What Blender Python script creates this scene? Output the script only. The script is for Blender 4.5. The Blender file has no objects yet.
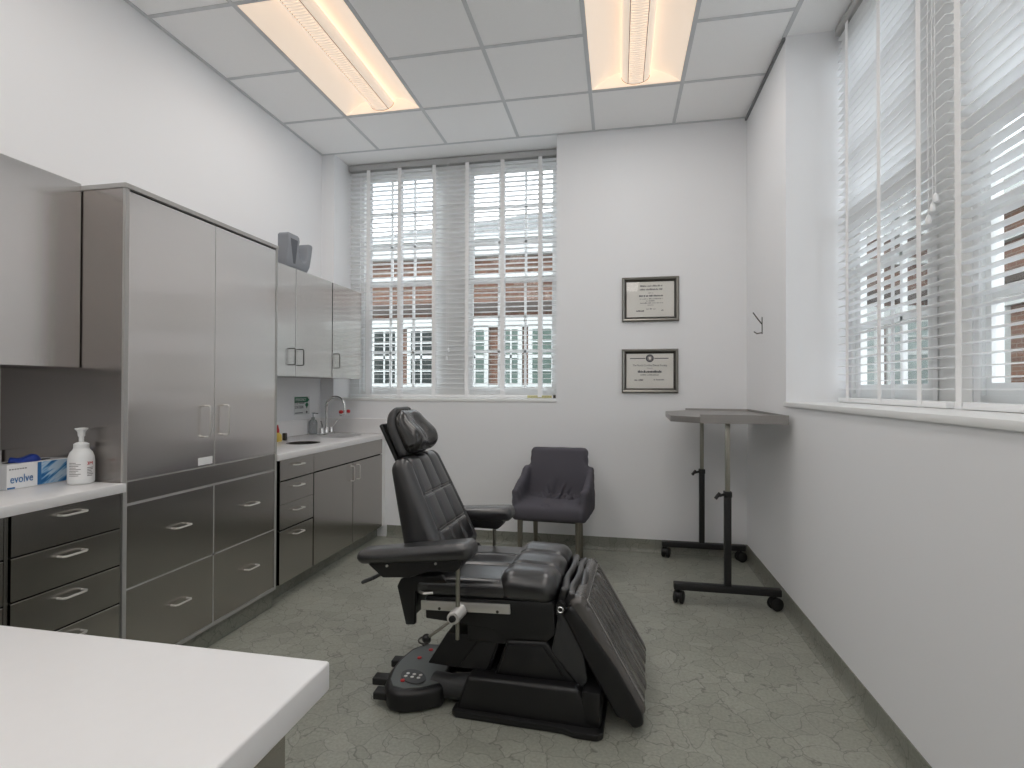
import bpy, bmesh, math, random
from mathutils import Vector, Matrix, noise as mnoise
random.seed(7)
scn = bpy.context.scene
COL = scn.collection
PI = math.pi

# ------------------------------------------------------------------ materials
def lin(c):
    c = c / 255.0
    return c / 12.92 if c <= 0.04045 else ((c + 0.055) / 1.055) ** 2.4
def rgb(r, g, b): return (lin(r), lin(g), lin(b), 1.0)

def mat(name, color, rough=0.6, metal=0.0, spec=0.5, bump=0.0, bscale=60.0, var=0.0, vscale=3.0, coat=0.0, emit=None, estr=1.0):
    m = bpy.data.materials.new(name); m.use_nodes = True
    nt = m.node_tree; b = nt.nodes['Principled BSDF']
    b.inputs['Base Color'].default_value = color
    b.inputs['Roughness'].default_value = rough
    b.inputs['Metallic'].default_value = metal
    b.inputs['Specular IOR Level'].default_value = spec
    b.inputs['Coat Weight'].default_value = coat; b.inputs['Coat Roughness'].default_value = 0.2
    tc = nt.nodes.new('ShaderNodeTexCoord')
    if bump > 0:
        n = nt.nodes.new('ShaderNodeTexNoise'); n.inputs['Scale'].default_value = bscale; n.inputs['Detail'].default_value = 4
        bp = nt.nodes.new('ShaderNodeBump'); bp.inputs['Strength'].default_value = bump; bp.inputs['Distance'].default_value = 0.01
        nt.links.new(tc.outputs['Object'], n.inputs['Vector'])
        nt.links.new(n.outputs['Fac'], bp.inputs['Height']); nt.links.new(bp.outputs['Normal'], b.inputs['Normal'])
    if var > 0:
        n = nt.nodes.new('ShaderNodeTexNoise'); n.inputs['Scale'].default_value = vscale; n.inputs['Detail'].default_value = 3
        mr = nt.nodes.new('ShaderNodeMapRange'); mr.inputs['To Min'].default_value = 1 - var; mr.inputs['To Max'].default_value = 1 + var
        mx = nt.nodes.new('ShaderNodeVectorMath'); mx.operation = 'SCALE'; mx.inputs[0].default_value = color[:3]
        nt.links.new(tc.outputs['Object'], n.inputs['Vector']); nt.links.new(n.outputs['Fac'], mr.inputs['Value'])
        nt.links.new(mr.outputs['Result'], mx.inputs['Scale']); nt.links.new(mx.outputs['Vector'], b.inputs['Base Color'])
    if emit:
        b.inputs['Emission Color'].default_value = emit; b.inputs['Emission Strength'].default_value = estr
    return m

def brushed(name, color, rough, aniso, tangent=(0, 1, 0), grain=0.025):
    m = mat(name, color, rough, 1.0)
    nt = m.node_tree; b = nt.nodes['Principled BSDF']
    b.inputs['Anisotropic'].default_value = aniso
    cx = nt.nodes.new('ShaderNodeCombineXYZ')
    for i in range(3): cx.inputs[i].default_value = tangent[i]
    nt.links.new(cx.outputs[0], b.inputs['Tangent'])
    tc = nt.nodes.new('ShaderNodeTexCoord'); mp = nt.nodes.new('ShaderNodeMapping')
    mp.inputs['Scale'].default_value = (160, 160, 1.2)
    n = nt.nodes.new('ShaderNodeTexNoise'); n.inputs['Scale'].default_value = 1.0; n.inputs['Detail'].default_value = 3
    mr = nt.nodes.new('ShaderNodeMapRange'); mr.inputs['To Min'].default_value = rough * (1 - grain); mr.inputs['To Max'].default_value = rough * (1 + grain)
    nt.links.new(tc.outputs['Object'], mp.inputs['Vector']); nt.links.new(mp.outputs['Vector'], n.inputs['Vector'])
    nt.links.new(n.outputs['Fac'], mr.inputs['Value']); nt.links.new(mr.outputs['Result'], b.inputs['Roughness'])
    mr2 = nt.nodes.new('ShaderNodeMapRange'); mr2.inputs['To Min'].default_value = 0.988; mr2.inputs['To Max'].default_value = 1.012
    sc = nt.nodes.new('ShaderNodeVectorMath'); sc.operation = 'SCALE'; sc.inputs[0].default_value = color[:3]
    nt.links.new(n.outputs['Fac'], mr2.inputs['Value']); nt.links.new(mr2.outputs['Result'], sc.inputs['Scale'])
    nt.links.new(sc.outputs['Vector'], b.inputs['Base Color'])
    return m

def floor_mat(name, tint=1.0):
    m = bpy.data.materials.new(name); m.use_nodes = True
    nt = m.node_tree; b = nt.nodes['Principled BSDF']; L = nt.links.new
    tc = nt.nodes.new('ShaderNodeTexCoord')
    wn = nt.nodes.new('ShaderNodeTexNoise'); wn.inputs['Scale'].default_value = 7.0; wn.inputs['Detail'].default_value = 3
    ws = nt.nodes.new('ShaderNodeVectorMath'); ws.operation = 'SCALE'; ws.inputs['Scale'].default_value = 0.14
    wa = nt.nodes.new('ShaderNodeVectorMath'); wa.operation = 'ADD'
    L(tc.outputs['Object'], wn.inputs['Vector']); L(wn.outputs['Color'], ws.inputs[0]); L(tc.outputs['Object'], wa.inputs[0]); L(ws.outputs[0], wa.inputs[1])
    v1 = nt.nodes.new('ShaderNodeTexVoronoi'); v1.feature = 'DISTANCE_TO_EDGE'; v1.inputs['Scale'].default_value = 11.5
    v2 = nt.nodes.new('ShaderNodeTexVoronoi'); v2.feature = 'DISTANCE_TO_EDGE'; v2.inputs['Scale'].default_value = 21.0
    vc = nt.nodes.new('ShaderNodeTexVoronoi'); vc.inputs['Scale'].default_value = 11.5
    for v in (v1, v2, vc): L(wa.outputs[0], v.inputs['Vector'])
    def line(v, w, lo):
        mr = nt.nodes.new('ShaderNodeMapRange'); mr.inputs['From Min'].default_value = 0.0; mr.inputs['From Max'].default_value = w
        mr.inputs['To Min'].default_value = lo; mr.inputs['To Max'].default_value = 1.0; L(v.outputs['Distance'], mr.inputs['Value']); return mr
    l1 = line(v1, 0.024, 0.56); l2 = line(v2, 0.03, 0.88)
    mm = nt.nodes.new('ShaderNodeMath'); mm.operation = 'MULTIPLY'; L(l1.outputs[0], mm.inputs[0]); L(l2.outputs[0], mm.inputs[1])
    fn = nt.nodes.new('ShaderNodeTexNoise'); fn.inputs['Scale'].default_value = 90.0; fn.inputs['Detail'].default_value = 5; L(tc.outputs['Object'], fn.inputs['Vector'])
    fr = nt.nodes.new('ShaderNodeMapRange'); fr.inputs['To Min'].default_value = 0.72; fr.inputs['To Max'].default_value = 1.28; L(fn.outputs['Fac'], fr.inputs['Value'])
    bn = nt.nodes.new('ShaderNodeTexNoise'); bn.inputs['Scale'].default_value = 2.2; bn.inputs['Detail'].default_value = 4; L(tc.outputs['Object'], bn.inputs['Vector'])
    br = nt.nodes.new('ShaderNodeMapRange'); br.inputs['To Min'].default_value = 0.75; br.inputs['To Max'].default_value = 1.25; L(bn.outputs['Fac'], br.inputs['Value'])
    m2 = nt.nodes.new('ShaderNodeMath'); m2.operation = 'MULTIPLY'; L(mm.outputs[0], m2.inputs[0]); L(fr.outputs[0], m2.inputs[1])
    m3 = nt.nodes.new('ShaderNodeMath'); m3.operation = 'MULTIPLY'; L(m2.outputs[0], m3.inputs[0]); L(br.outputs[0], m3.inputs[1])
    cm = nt.nodes.new('ShaderNodeMix'); cm.data_type = 'RGBA'
    c1 = rgb(158, 159, 149); c2 = rgb(145, 147, 136)
    cm.inputs['A'].default_value = tuple(x * tint for x in c1[:3]) + (1,); cm.inputs['B'].default_value = tuple(x * tint for x in c2[:3]) + (1,)
    L(vc.outputs['Color'], cm.inputs['Factor'])
    sc = nt.nodes.new('ShaderNodeVectorMath'); sc.operation = 'SCALE'; L(cm.outputs['Result'], sc.inputs[0]); L(m3.outputs[0], sc.inputs['Scale'])
    L(sc.outputs[0], b.inputs['Base Color'])
    b.inputs['Roughness'].default_value = 0.38; b.inputs['Specular IOR Level'].default_value = 0.35
    bp = nt.nodes.new('ShaderNodeBump'); bp.inputs['Strength'].default_value = 0.12; bp.inputs['Distance'].default_value = 0.004
    L(m2.outputs[0], bp.inputs['Height']); L(bp.outputs[0], b.inputs['Normal'])
    return m

def brick_mat(name):
    m = mat(name, rgb(150, 110, 90), 0.9); nt = m.node_tree; b = nt.nodes['Principled BSDF']
    tc = nt.nodes.new('ShaderNodeTexCoord'); mp = nt.nodes.new('ShaderNodeMapping'); mp.inputs['Rotation'].default_value = (PI / 2, 0, 0)
    sx = nt.nodes.new('ShaderNodeSeparateXYZ'); ad = nt.nodes.new('ShaderNodeMath'); cx = nt.nodes.new('ShaderNodeCombineXYZ')
    nt.links.new(tc.outputs['Object'], sx.inputs[0]); nt.links.new(sx.outputs['X'], ad.inputs[0]); nt.links.new(sx.outputs['Y'], ad.inputs[1])
    nt.links.new(ad.outputs[0], cx.inputs['X']); nt.links.new(sx.outputs['Z'], cx.inputs['Y'])
    br = nt.nodes.new('ShaderNodeTexBrick'); br.inputs['Scale'].default_value = 1.0
    br.inputs['Brick Width'].default_value = 0.22; br.inputs['Row Height'].default_value = 0.075; br.inputs['Mortar Size'].default_value = 0.008
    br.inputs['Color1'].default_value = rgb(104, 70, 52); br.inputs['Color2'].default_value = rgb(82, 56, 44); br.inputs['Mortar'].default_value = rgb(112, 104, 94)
    nt.links.new(cx.outputs[0], br.inputs['Vector']); nt.links.new(br.outputs['Color'], b.inputs['Base Color'])
    return m

def glass_mat(name, tint=(0.985, 0.99, 0.987, 1)):
    m = bpy.data.materials.new(name); m.use_nodes = True; nt = m.node_tree
    nt.nodes.remove(nt.nodes['Principled BSDF']); out = nt.nodes['Material Output']
    t = nt.nodes.new('ShaderNodeBsdfTransparent'); t.inputs['Color'].default_value = tint
    g = nt.nodes.new('ShaderNodeBsdfGlossy'); g.inputs['Roughness'].default_value = 0.0
    f = nt.nodes.new('ShaderNodeFresnel'); ge = nt.nodes.new('ShaderNodeNewGeometry'); mr = nt.nodes.new('ShaderNodeMapRange')
    mr.inputs['To Min'].default_value = 1.35; mr.inputs['To Max'].default_value = 1 / 1.35       # both faces of the pane reflect alike
    nt.links.new(ge.outputs['Backfacing'], mr.inputs['Value']); nt.links.new(mr.outputs['Result'], f.inputs['IOR'])
    mx = nt.nodes.new('ShaderNodeMixShader')
    nt.links.new(f.outputs[0], mx.inputs[0]); nt.links.new(t.outputs[0], mx.inputs[1]); nt.links.new(g.outputs[0], mx.inputs[2])
    nt.links.new(mx.outputs[0], out.inputs['Surface'])
    return m

M = {}
M['wall'] = mat('wall_paint', rgb(238, 239, 241), 0.75, spec=0.25, bump=0.02, bscale=180)
M['ceiling_tile'] = mat('ceiling_tile', rgb(253, 253, 253), 0.95, spec=0.1, bump=0.25, bscale=420, var=0.03, vscale=200)
M['ceiling_grid'] = mat('ceiling_grid_paint', rgb(206, 208, 210), 0.5)
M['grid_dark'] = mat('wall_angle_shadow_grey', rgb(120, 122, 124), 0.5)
M['floor'] = floor_mat('crackled_sheet_vinyl')
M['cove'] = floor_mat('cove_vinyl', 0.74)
M['white_trim'] = mat('white_trim_paint', rgb(236, 237, 236), 0.4)
M['slat'] = mat('white_faux_wood', rgb(245, 246, 247), 0.42, spec=0.4)
M['tape'] = mat('woven_white_tape', rgb(246, 246, 246), 0.9, bump=0.2, bscale=900)
M['headrail'] = mat('headrail_metal', rgb(190, 190, 190), 0.45)
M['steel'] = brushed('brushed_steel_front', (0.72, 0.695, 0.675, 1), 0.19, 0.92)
M['steel_dark'] = brushed('brushed_steel_shaded', (0.46, 0.44, 0.415, 1), 0.26, 0.85)  # same steel, darkened to carry the dim reflections low in the room
M['steel_edge'] = mat('steel_edge_trim', rgb(176, 175, 173), 0.4, 0.25)
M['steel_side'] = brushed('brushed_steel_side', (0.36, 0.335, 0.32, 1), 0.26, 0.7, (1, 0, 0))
M['gap'] = mat('shadow_gap_black', rgb(26, 25, 24), 0.8)
M['counter'] = mat('white_solid_surface', rgb(232, 231, 231), 0.28, spec=0.45, var=0.015, vscale=40)
M['chrome'] = mat('polished_chrome', rgb(225, 225, 225), 0.12, 1.0)
M['nickel'] = mat('satin_nickel', rgb(222, 220, 216), 0.30, 0.8)
M['leather'] = mat('black_leather', rgb(32, 32, 34), 0.30, spec=0.8, bump=0.06, bscale=260, coat=0.55)
M['leather_gloss'] = mat('glossy_black_vinyl', rgb(28, 27, 26), 0.18, spec=0.7, bump=0.05, bscale=160, coat=0.3)
M['vinyl_cover'] = mat('vinyl_with_reflected_tone', rgb(78, 75, 72), 0.2, spec=0.7, bump=0.05, bscale=120, coat=0.6)  # base colour raised to carry the wall and floor reflected in it
M['stitch'] = mat('grey_piping', rgb(140, 138, 136), 0.5)
M['plastic'] = mat('black_plastic', rgb(26, 26, 27), 0.36, spec=0.45, bump=0.05, bscale=500)
M['plastic_panel'] = mat('dark_grey_plastic', rgb(52, 53, 54), 0.4)
M['grey_panel'] = mat('grey_control_plate', rgb(92, 96, 94), 0.4, 0.3)
M['red'] = mat('red_plastic', rgb(190, 40, 44), 0.4)
M['white_plastic'] = mat('white_plastic', rgb(236, 238, 238), 0.35)
M['clamp'] = mat('cast_clamp_metal', rgb(214, 212, 208), 0.32, 0.35)
M['sink_steel'] = mat('sink_steel', rgb(118, 114, 110), 0.35, 0.9)
M['pole'] = mat('satin_pole_metal', rgb(160, 158, 148), 0.32, 0.9)
M['powder'] = mat('black_powder_coat', rgb(24, 24, 25), 0.5, bump=0.1, bscale=700)
M['table_top'] = mat('grey_metal_table_top', rgb(158, 155, 152), 0.38, 0.75)
M['rubber'] = mat('black_rubber', rgb(20, 20, 20), 0.6)
M['fabric'] = mat('charcoal_stretch_fabric', rgb(92, 90, 97), 0.95, spec=0.15, bump=0.3, bscale=500)
M['leg_metal'] = mat('brushed_leg_metal', rgb(128, 124, 114), 0.4, 0.7)
M['foam'] = mat('grey_foam', rgb(140, 144, 150), 0.85, bump=0.1, bscale=300)
M['foam_shade'] = mat('foam_hollow_shade', rgb(96, 100, 106), 0.9, bump=0.1, bscale=300)
M['paper'] = mat('certificate_paper', rgb(226, 224, 218), 0.8)
M['ink'] = mat('dark_ink', rgb(54, 56, 66), 0.8)
M['ink_faint'] = mat('faint_ink', rgb(128, 126, 126), 0.8)
M['frame'] = mat('pewter_frame', rgb(142, 140, 134), 0.28, 0.9)
M['frame_in'] = mat('dark_pewter_bevel', rgb(84, 82, 78), 0.35, 0.8)
M['picture_glass'] = glass_mat('picture_glass', (1, 1, 1, 1))
M['glass'] = glass_mat('window_glass')
M['green'] = mat('sign_green', rgb(22, 104, 70), 0.6)
M['sign'] = mat('sign_white', rgb(214, 218, 218), 0.6)
M['blue'] = mat('carton_blue', rgb(46, 112, 170), 0.5)
M['glove'] = mat('blue_nitrile', rgb(28, 60, 150), 0.45)
M['carton_grey'] = mat('carton_grey_end', rgb(205, 207, 210), 0.6)
M['yellow'] = mat('yellow_plastic', rgb(226, 196, 92), 0.5)
M['bottle_clear'] = mat('clear_plastic', rgb(205, 210, 212), 0.15, spec=0.6)
M['bottle_clear'].node_tree.nodes['Principled BSDF'].inputs['Transmission Weight'].default_value = 0.7
M['label_white'] = mat('label_white', rgb(240, 240, 240), 0.6)
M['label_yellow'] = mat('label_yellow', rgb(214, 208, 150), 0.6)
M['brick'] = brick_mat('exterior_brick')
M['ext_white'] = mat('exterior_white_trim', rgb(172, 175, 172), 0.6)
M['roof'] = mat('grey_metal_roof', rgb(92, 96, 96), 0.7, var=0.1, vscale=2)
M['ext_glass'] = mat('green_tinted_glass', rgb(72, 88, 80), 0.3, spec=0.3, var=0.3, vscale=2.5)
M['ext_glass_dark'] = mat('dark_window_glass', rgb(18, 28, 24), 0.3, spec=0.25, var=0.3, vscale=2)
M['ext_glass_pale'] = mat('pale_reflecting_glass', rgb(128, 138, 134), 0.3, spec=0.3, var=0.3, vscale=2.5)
M['eave'] = mat('shaded_eave_tone', rgb(60, 52, 46), 0.8)
M['ground'] = mat('asphalt', rgb(90, 90, 88), 0.95, bump=0.2, bscale=80)
M['lamp_pan'] = mat('glowing_reflector_enamel', rgb(250, 238, 224), 0.5, emit=rgb(255, 236, 216), estr=0.29)  # emission stands in for lamp light bounced off the reflector
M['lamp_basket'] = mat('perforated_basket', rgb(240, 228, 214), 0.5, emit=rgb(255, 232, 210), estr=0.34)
M['lamp_line'] = mat('basket_edge_wire', rgb(120, 112, 106), 0.5)
def pan_swoosh():
    m = mat('carton_swoosh_print', rgb(60, 130, 190), 0.5); nt = m.node_tree; b = nt.nodes['Principled BSDF']
    tc = nt.nodes.new('ShaderNodeTexCoord'); mp = nt.nodes.new('ShaderNodeMapping'); mp.inputs['Rotation'].default_value = (-0.62, 0, 0); mp2 = nt.nodes.new('ShaderNodeMapping'); mp2.inputs['Scale'].default_value = (8, 9, 52)
    n = nt.nodes.new('ShaderNodeTexNoise'); n.inputs['Scale'].default_value = 1.2; n.inputs['Detail'].default_value = 2; n.inputs['Distortion'].default_value = 0.4
    cr = nt.nodes.new('ShaderNodeValToRGB'); cr.color_ramp.elements[0].position = 0.40; cr.color_ramp.elements[0].color = rgb(30, 104, 166)
    cr.color_ramp.elements[1].position = 0.58; cr.color_ramp.elements[1].color = rgb(190, 212, 230)
    e = cr.color_ramp.elements.new(0.48); e.color = rgb(110, 165, 208)
    nt.links.new(tc.outputs['Object'], mp.inputs[0]); nt.links.new(mp.outputs[0], mp2.inputs[0]); nt.links.new(mp2.outputs[0], n.inputs['Vector']); nt.links.new(n.outputs['Fac'], cr.inputs[0]); nt.links.new(cr.outputs[0], b.inputs['Base Color'])
    return m
M['swoosh'] = pan_swoosh()

# ------------------------------------------------------------------ helpers
def NB(): return bmesh.new()
def box(bm, x0, x1, y0, y1, z0, z1, mtx=None):
    v = [bm.verts.new(p) for p in ((x0, y0, z0), (x1, y0, z0), (x1, y1, z0), (x0, y1, z0), (x0, y0, z1), (x1, y0, z1), (x1, y1, z1), (x0, y1, z1))]
    if mtx is not None:
        for q in v: q.co = mtx @ q.co
    for f in ((0, 3, 2, 1), (4, 5, 6, 7), (0, 1, 5, 4), (1, 2, 6, 5), (2, 3, 7, 6), (3, 0, 4, 7)): bm.faces.new([v[i] for i in f])
    return bm
def prism(bm, pts, axis, lo, hi, mtx=None):
    """pts 2-D polygon; axis 'y': pts are (x,z); 'z': (x,y); 'x': (y,z)"""
    def P(p, t):
        if axis == 'y': q = Vector((p[0], t, p[1]))
        elif axis == 'z': q = Vector((p[0], p[1], t))
        else: q = Vector((t, p[0], p[1]))
        return mtx @ q if mtx is not None else q
    a = [bm.verts.new(P(p, lo)) for p in pts]; b = [bm.verts.new(P(p, hi)) for p in pts]
    n = len(pts); bm.faces.new(a); bm.faces.new(b[::-1])
    for i in range(n): bm.faces.new((a[i], b[i], b[(i + 1) % n], a[(i + 1) % n]))
    bmesh.ops.recalc_face_normals(bm, faces=bm.faces)
    return bm
def ring(bm, c, u, v, r, n): return [bm.verts.new(c + u * (r * math.cos(2 * PI * i / n)) + v * (r * math.sin(2 * PI * i / n))) for i in range(n)]
def tube(bm, pts, r, n=10, caps=True, closed=False):
    pts = [Vector(p) for p in pts]; R = r if isinstance(r, (list, tuple)) else [r] * len(pts)
    rings = []; u = None; N = len(pts)
    for i, p in enumerate(pts):
        if closed: t = (pts[(i + 1) % N] - pts[i - 1]).normalized()
        else: t = ((pts[min(i + 1, N - 1)] - pts[max(i - 1, 0)])).normalized()
        if u is None:
            u = t.cross(Vector((0, 0, 1)));
            if u.length < 1e-3: u = t.cross(Vector((1, 0, 0)))
            u.normalize()
        u = (u - t * u.dot(t)).normalized(); v = t.cross(u)
        rings.append(ring(bm, p, u, v, R[i], n))
    seq = list(zip(rings, rings[1:])) + ([(rings[-1], rings[0])] if closed else [])
    for a, b in seq:
        for i in range(n): bm.faces.new((a[i], a[(i + 1) % n], b[(i + 1) % n], b[i]))
    if caps and not closed: bm.faces.new(rings[0][::-1]); bm.faces.new(rings[-1])
    bmesh.ops.recalc_face_normals(bm, faces=bm.faces)
    return bm
def lathe(bm, prof, c=(0, 0, 0), n=28):
    c = Vector(c); rings = []
    for r, z in prof: rings.append([bm.verts.new(c + Vector((r * math.cos(2 * PI * i / n), r * math.sin(2 * PI * i / n), z))) for i in range(n)])
    for a, b in zip(rings, rings[1:]):
        for i in range(n): bm.faces.new((a[i], a[(i + 1) % n], b[(i + 1) % n], b[i]))
    bm.faces.new(rings[0][::-1]); bm.faces.new(rings[-1])
    bmesh.ops.recalc_face_normals(bm, faces=bm.faces)
    return bm
def bevel(bm, w, seg=2, ang=0.5):
    bmesh.ops.remove_doubles(bm, verts=bm.verts, dist=1e-6)
    e = [e for e in bm.edges if len(e.link_faces) == 2 and e.calc_face_angle(0) > ang]
    bmesh.ops.bevel(bm, geom=e, offset=w, segments=seg, profile=0.5, affect='EDGES', clamp_overlap=True)
    return bm
def rbox(bm, size, r, n=(12, 12, 6), warp=None, mtx=None):
    """rounded, subdivided box about the origin; warp(Vector) -> Vector applied before mtx"""
    h = [s / 2 for s in size]; r = min(r, min(h) * 0.999)
    import itertools
    cache = {}
    def vert(p):
        k = tuple(round(x, 6) for x in p)
        if k not in cache:
            q = Vector(p); inn = Vector([max(-(h[i] - r), min(h[i] - r, q[i])) for i in range(3)])
            d = q - inn
            q = inn + d.normalized() * r if d.length > 1e-9 else q
            if warp: q = warp(q)
            if mtx is not None: q = mtx @ q
            cache[k] = bm.verts.new(q)
        return cache[k]
    def coords(i):
        m = n[i]; a = []
        # corner zone gets 4 rings, middle gets m
        for j in range(4): a.append(-h[i] + r * (1 - math.cos(j / 4 * PI / 2)) if False else -h[i] + r * (j / 4))
        for j in range(m + 1): a.append(-(h[i] - r) + 2 * (h[i] - r) * j / m)
        for j in range(1, 5): a.append(h[i] - r + r * j / 4)
        out = []
        for x in a:
            if not out or x - out[-1] > 1e-7: out.append(x)
        return out
    cs = [coords(i) for i in range(3)]
    for ax in range(3):
        o1, o2 = (ax + 1) % 3, (ax + 2) % 3
        for s in (-1, 1):
            for a, a2 in zip(cs[o1], cs[o1][1:]):
                for b, b2 in zip(cs[o2], cs[o2][1:]):
                    quad = []
                    for (x, y) in ((a, b), (a2, b), (a2, b2), (a, b2)):
                        p = [0, 0, 0]; p[ax] = s * h[ax]; p[o1] = x; p[o2] = y; quad.append(vert(p))
                    if s < 0: quad = quad[::-1]
                    if len(set(quad)) == 4:
                        try: bm.faces.new(quad)
                        except ValueError: pass
    bmesh.ops.recalc_face_normals(bm, faces=bm.faces)
    return bm
def obj(name, bm, m, parent=None, smooth=0.6, props=None):
    me = bpy.data.meshes.new(name); bm.to_mesh(me); bm.free()
    for p in me.polygons: p.use_smooth = True
    me.set_sharp_from_angle(angle=smooth)
    me.materials.append(M[m] if isinstance(m, str) else m)
    o = bpy.data.objects.new(name, me); COL.objects.link(o)
    if parent is not None: o.parent = parent
    return o
def obj2(name, bm, mats, pick, parent=None, smooth=0.6):
    o = obj(name, bm, mats[0], parent, smooth)
    for m in mats[1:]: o.data.materials.append(M[m])
    for p in o.data.polygons: p.material_index = pick(p)
    return o
def tag(o, label, cat, group=None):
    o['label'] = label; o['category'] = cat
    if group: o['group'] = group
    return o
def thing(name, label, cat, loc=(0, 0, 0), rz=0.0, group=None):
    o = bpy.data.objects.new(name, None); COL.objects.link(o); o.empty_display_size = 0.05
    o.location = loc; o.rotation_euler = (0, 0, rz)
    return tag(o, label, cat, group)
def struct(o): o['kind'] = 'structure'; return o
def text_mesh(name, body, size, m, parent, mtx, depth=0.0004, align='CENTER', squeeze=1.0):
    cu = bpy.data.curves.new(name, 'FONT'); cu.body = body; cu.size = size; cu.align_x = align; cu.align_y = 'CENTER'; cu.extrude = depth; cu.resolution_u = 3
    t = bpy.data.objects.new(name, cu); COL.objects.link(t)
    dg = bpy.context.evaluated_depsgraph_get(); dg.update()
    me = bpy.data.meshes.new_from_object(t.evaluated_get(dg)); bpy.data.objects.remove(t)
    me.transform(Matrix.Diagonal((squeeze, 1, 1, 1))); me.transform(mtx)
    me.materials.clear(); me.materials.append(M[m]); me.name = name
    o = bpy.data.objects.new(name, me); COL.objects.link(o); o.parent = parent
    return o
def face_to(normal, loc):
    """matrix that stands text upright on a wall with the given outward normal"""
    n = Vector(normal).normalized(); up = Vector((0, 0, 1)); x = up.cross(n).normalized(); y = n.cross(x)
    return Matrix(((x.x, y.x, n.x, loc[0]), (x.y, y.y, n.y, loc[1]), (x.z, y.z, n.z, loc[2]), (0, 0, 0, 1)))

# ------------------------------------------------------------------ room dimensions (metres)
XL, XR, YB, YF = -2.56, 0.951, 4.305, -3.6
ZC = 3.312
GX = [-2.02 + 0.6096 * i for i in range(5)]          # ceiling grid lines across
GY = [3.727 - 0.6096 * j for j in range(12)]          # ceiling grid lines in depth

# floor, walls, ceiling ----------------------------------------------------
bm = NB(); box(bm, XL - 0.3, XR + 0.45, YF - 0.2, YB + 0.45, -0.1, 0.0); struct(obj('floor', bm, 'floor'))
bm = NB(); box(bm, XL - 0.2, XL, YF - 0.2, YB + 0.45, 0, ZC + 0.1); struct(obj('wall_left', bm, 'wall'))
bm = NB(); box(bm, XL, XR, YF - 0.2, YF, 0, ZC + 0.1); struct(obj('wall_front', bm, 'wall'))
bm = NB()                                              # back wall with its window recess
box(bm, XL, -2.438, YB, YB + 0.40, 0, ZC + 0.1)
box(bm, -2.438, -0.487, YB, YB + 0.40, 0, 1.155)
box(bm, -0.487, XR + 0.45, YB, YB + 0.40, 0, ZC + 0.1)
box(bm, -2.438, -0.487, YB + 0.30, YB + 0.40, 3.27, ZC + 0.1)
struct(obj('wall_back', bm, 'wall'))
RY0, RY1 = 0.25, 3.35                                  # right recess
bm = NB()
box(bm, XR, XR + 0.42, RY1, YB, 0, ZC + 0.1)
box(bm, XR, XR + 0.42, RY0, RY1, 0, 1.165)
box(bm, XR, XR + 0.42, YF - 0.2, RY0, 0, ZC + 0.1)
box(bm, XR + 0.32, XR + 0.42, RY0, RY1, 3.27, ZC + 0.1)
struct(obj('wall_right', bm, 'wall'))
# ceiling: tiles between grid bars
bm = NB()
xs = [XL] + GX + [XR]; ys = [YB] + GY + [YF]
light_cells = []
for i in range(len(xs) - 1):
    for j in range(len(ys) - 1):
        x0, x1, y1, y0 = xs[i], xs[i + 1], ys[j], ys[j + 1]
        if i in (1, 4) and j in (2 - 1, 2): continue       # two open cells per light fixture
        if i in (1, 4) and j in (4, 5, 7, 8, 10, 11): continue
        box(bm, x0 + 0.010, x1 - 0.010, y0 + 0.010, y1 - 0.010, ZC, ZC + 0.015)
box(bm, XL - 0.2, XR + 0.45, YF - 0.2, YB + 0.45, ZC + 0.16, ZC + 0.20)
box(bm, -2.438, XR + 0.45, YB, YB + 0.45, ZC, ZC + 0.02)       # soffits over the window recesses
box(bm, XR, XR + 0.45, YF - 0.2, YB, ZC, ZC + 0.02)
struct(obj('ceiling', bm, 'ceiling_tile'))
bm = NB()
for x in GX: box(bm, x - 0.012, x + 0.012, YF, YB, ZC - 0.003, ZC + 0.012)
for y in GY:
    for i in range(len(xs) - 1):
        if i in (1, 4) and min(abs(y - GY[q]) for q in (1, 4, 7, 10)) < 0.01: continue
        box(bm, xs[i] + 0.012, xs[i + 1] - 0.012, y - 0.012, y + 0.012, ZC - 0.003, ZC + 0.012)
struct(obj('trim_1', bm, 'ceiling_grid'))
bm = NB()                                              # wall angle along the edges
box(bm, XL, XL + 0.02, YF, YB, ZC - 0.006, ZC + 0.004); box(bm, XL, XR, YB - 0.02, YB, ZC - 0.004, ZC + 0.004)
struct(obj('trim_2', bm, 'ceiling_grid'))
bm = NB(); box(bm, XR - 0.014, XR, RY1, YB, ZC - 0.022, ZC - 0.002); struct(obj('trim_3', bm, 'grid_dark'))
bm = NB(); box(bm, XR - 0.02, XR + 0.004, YF, RY1, ZC - 0.006, ZC + 0.004); struct(obj('trim_4', bm, 'ceiling_grid'))
# cove base
def cove(name, a, b, nrm):
    a = Vector(a); b = Vector(b); n = Vector(nrm); bm = NB()
    prof = [(0, 0.10), (0.005, 0.10), (0.006, 0.04), (0.010, 0.016), (0.018, 0.006), (0.032, 0.0005), (0, 0.0005)]
    A = [bm.verts.new(a + n * p[0] + Vector((0, 0, p[1]))) for p in prof]; B = [bm.verts.new(b + n * p[0] + Vector((0, 0, p[1]))) for p in prof]
    k = len(prof)
    for i in range(k): bm.faces.new((A[i], A[(i + 1) % k], B[(i + 1) % k], B[i]))
    bm.faces.new(A); bm.faces.new(B[::-1]); bmesh.ops.recalc_face_normals(bm, faces=bm.faces)
    return struct(obj(name, bm, 'cove', smooth=1.2))
cove('baseboard_right', (XR, YF, 0), (XR, YB, 0), (-1, 0, 0))
cove('baseboard_back', (-1.93, YB, 0), (XR, YB, 0), (0, -1, 0))
cove('baseboard_front', (XL, YF, 0), (XR, YF, 0), (0, 1, 0))
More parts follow.
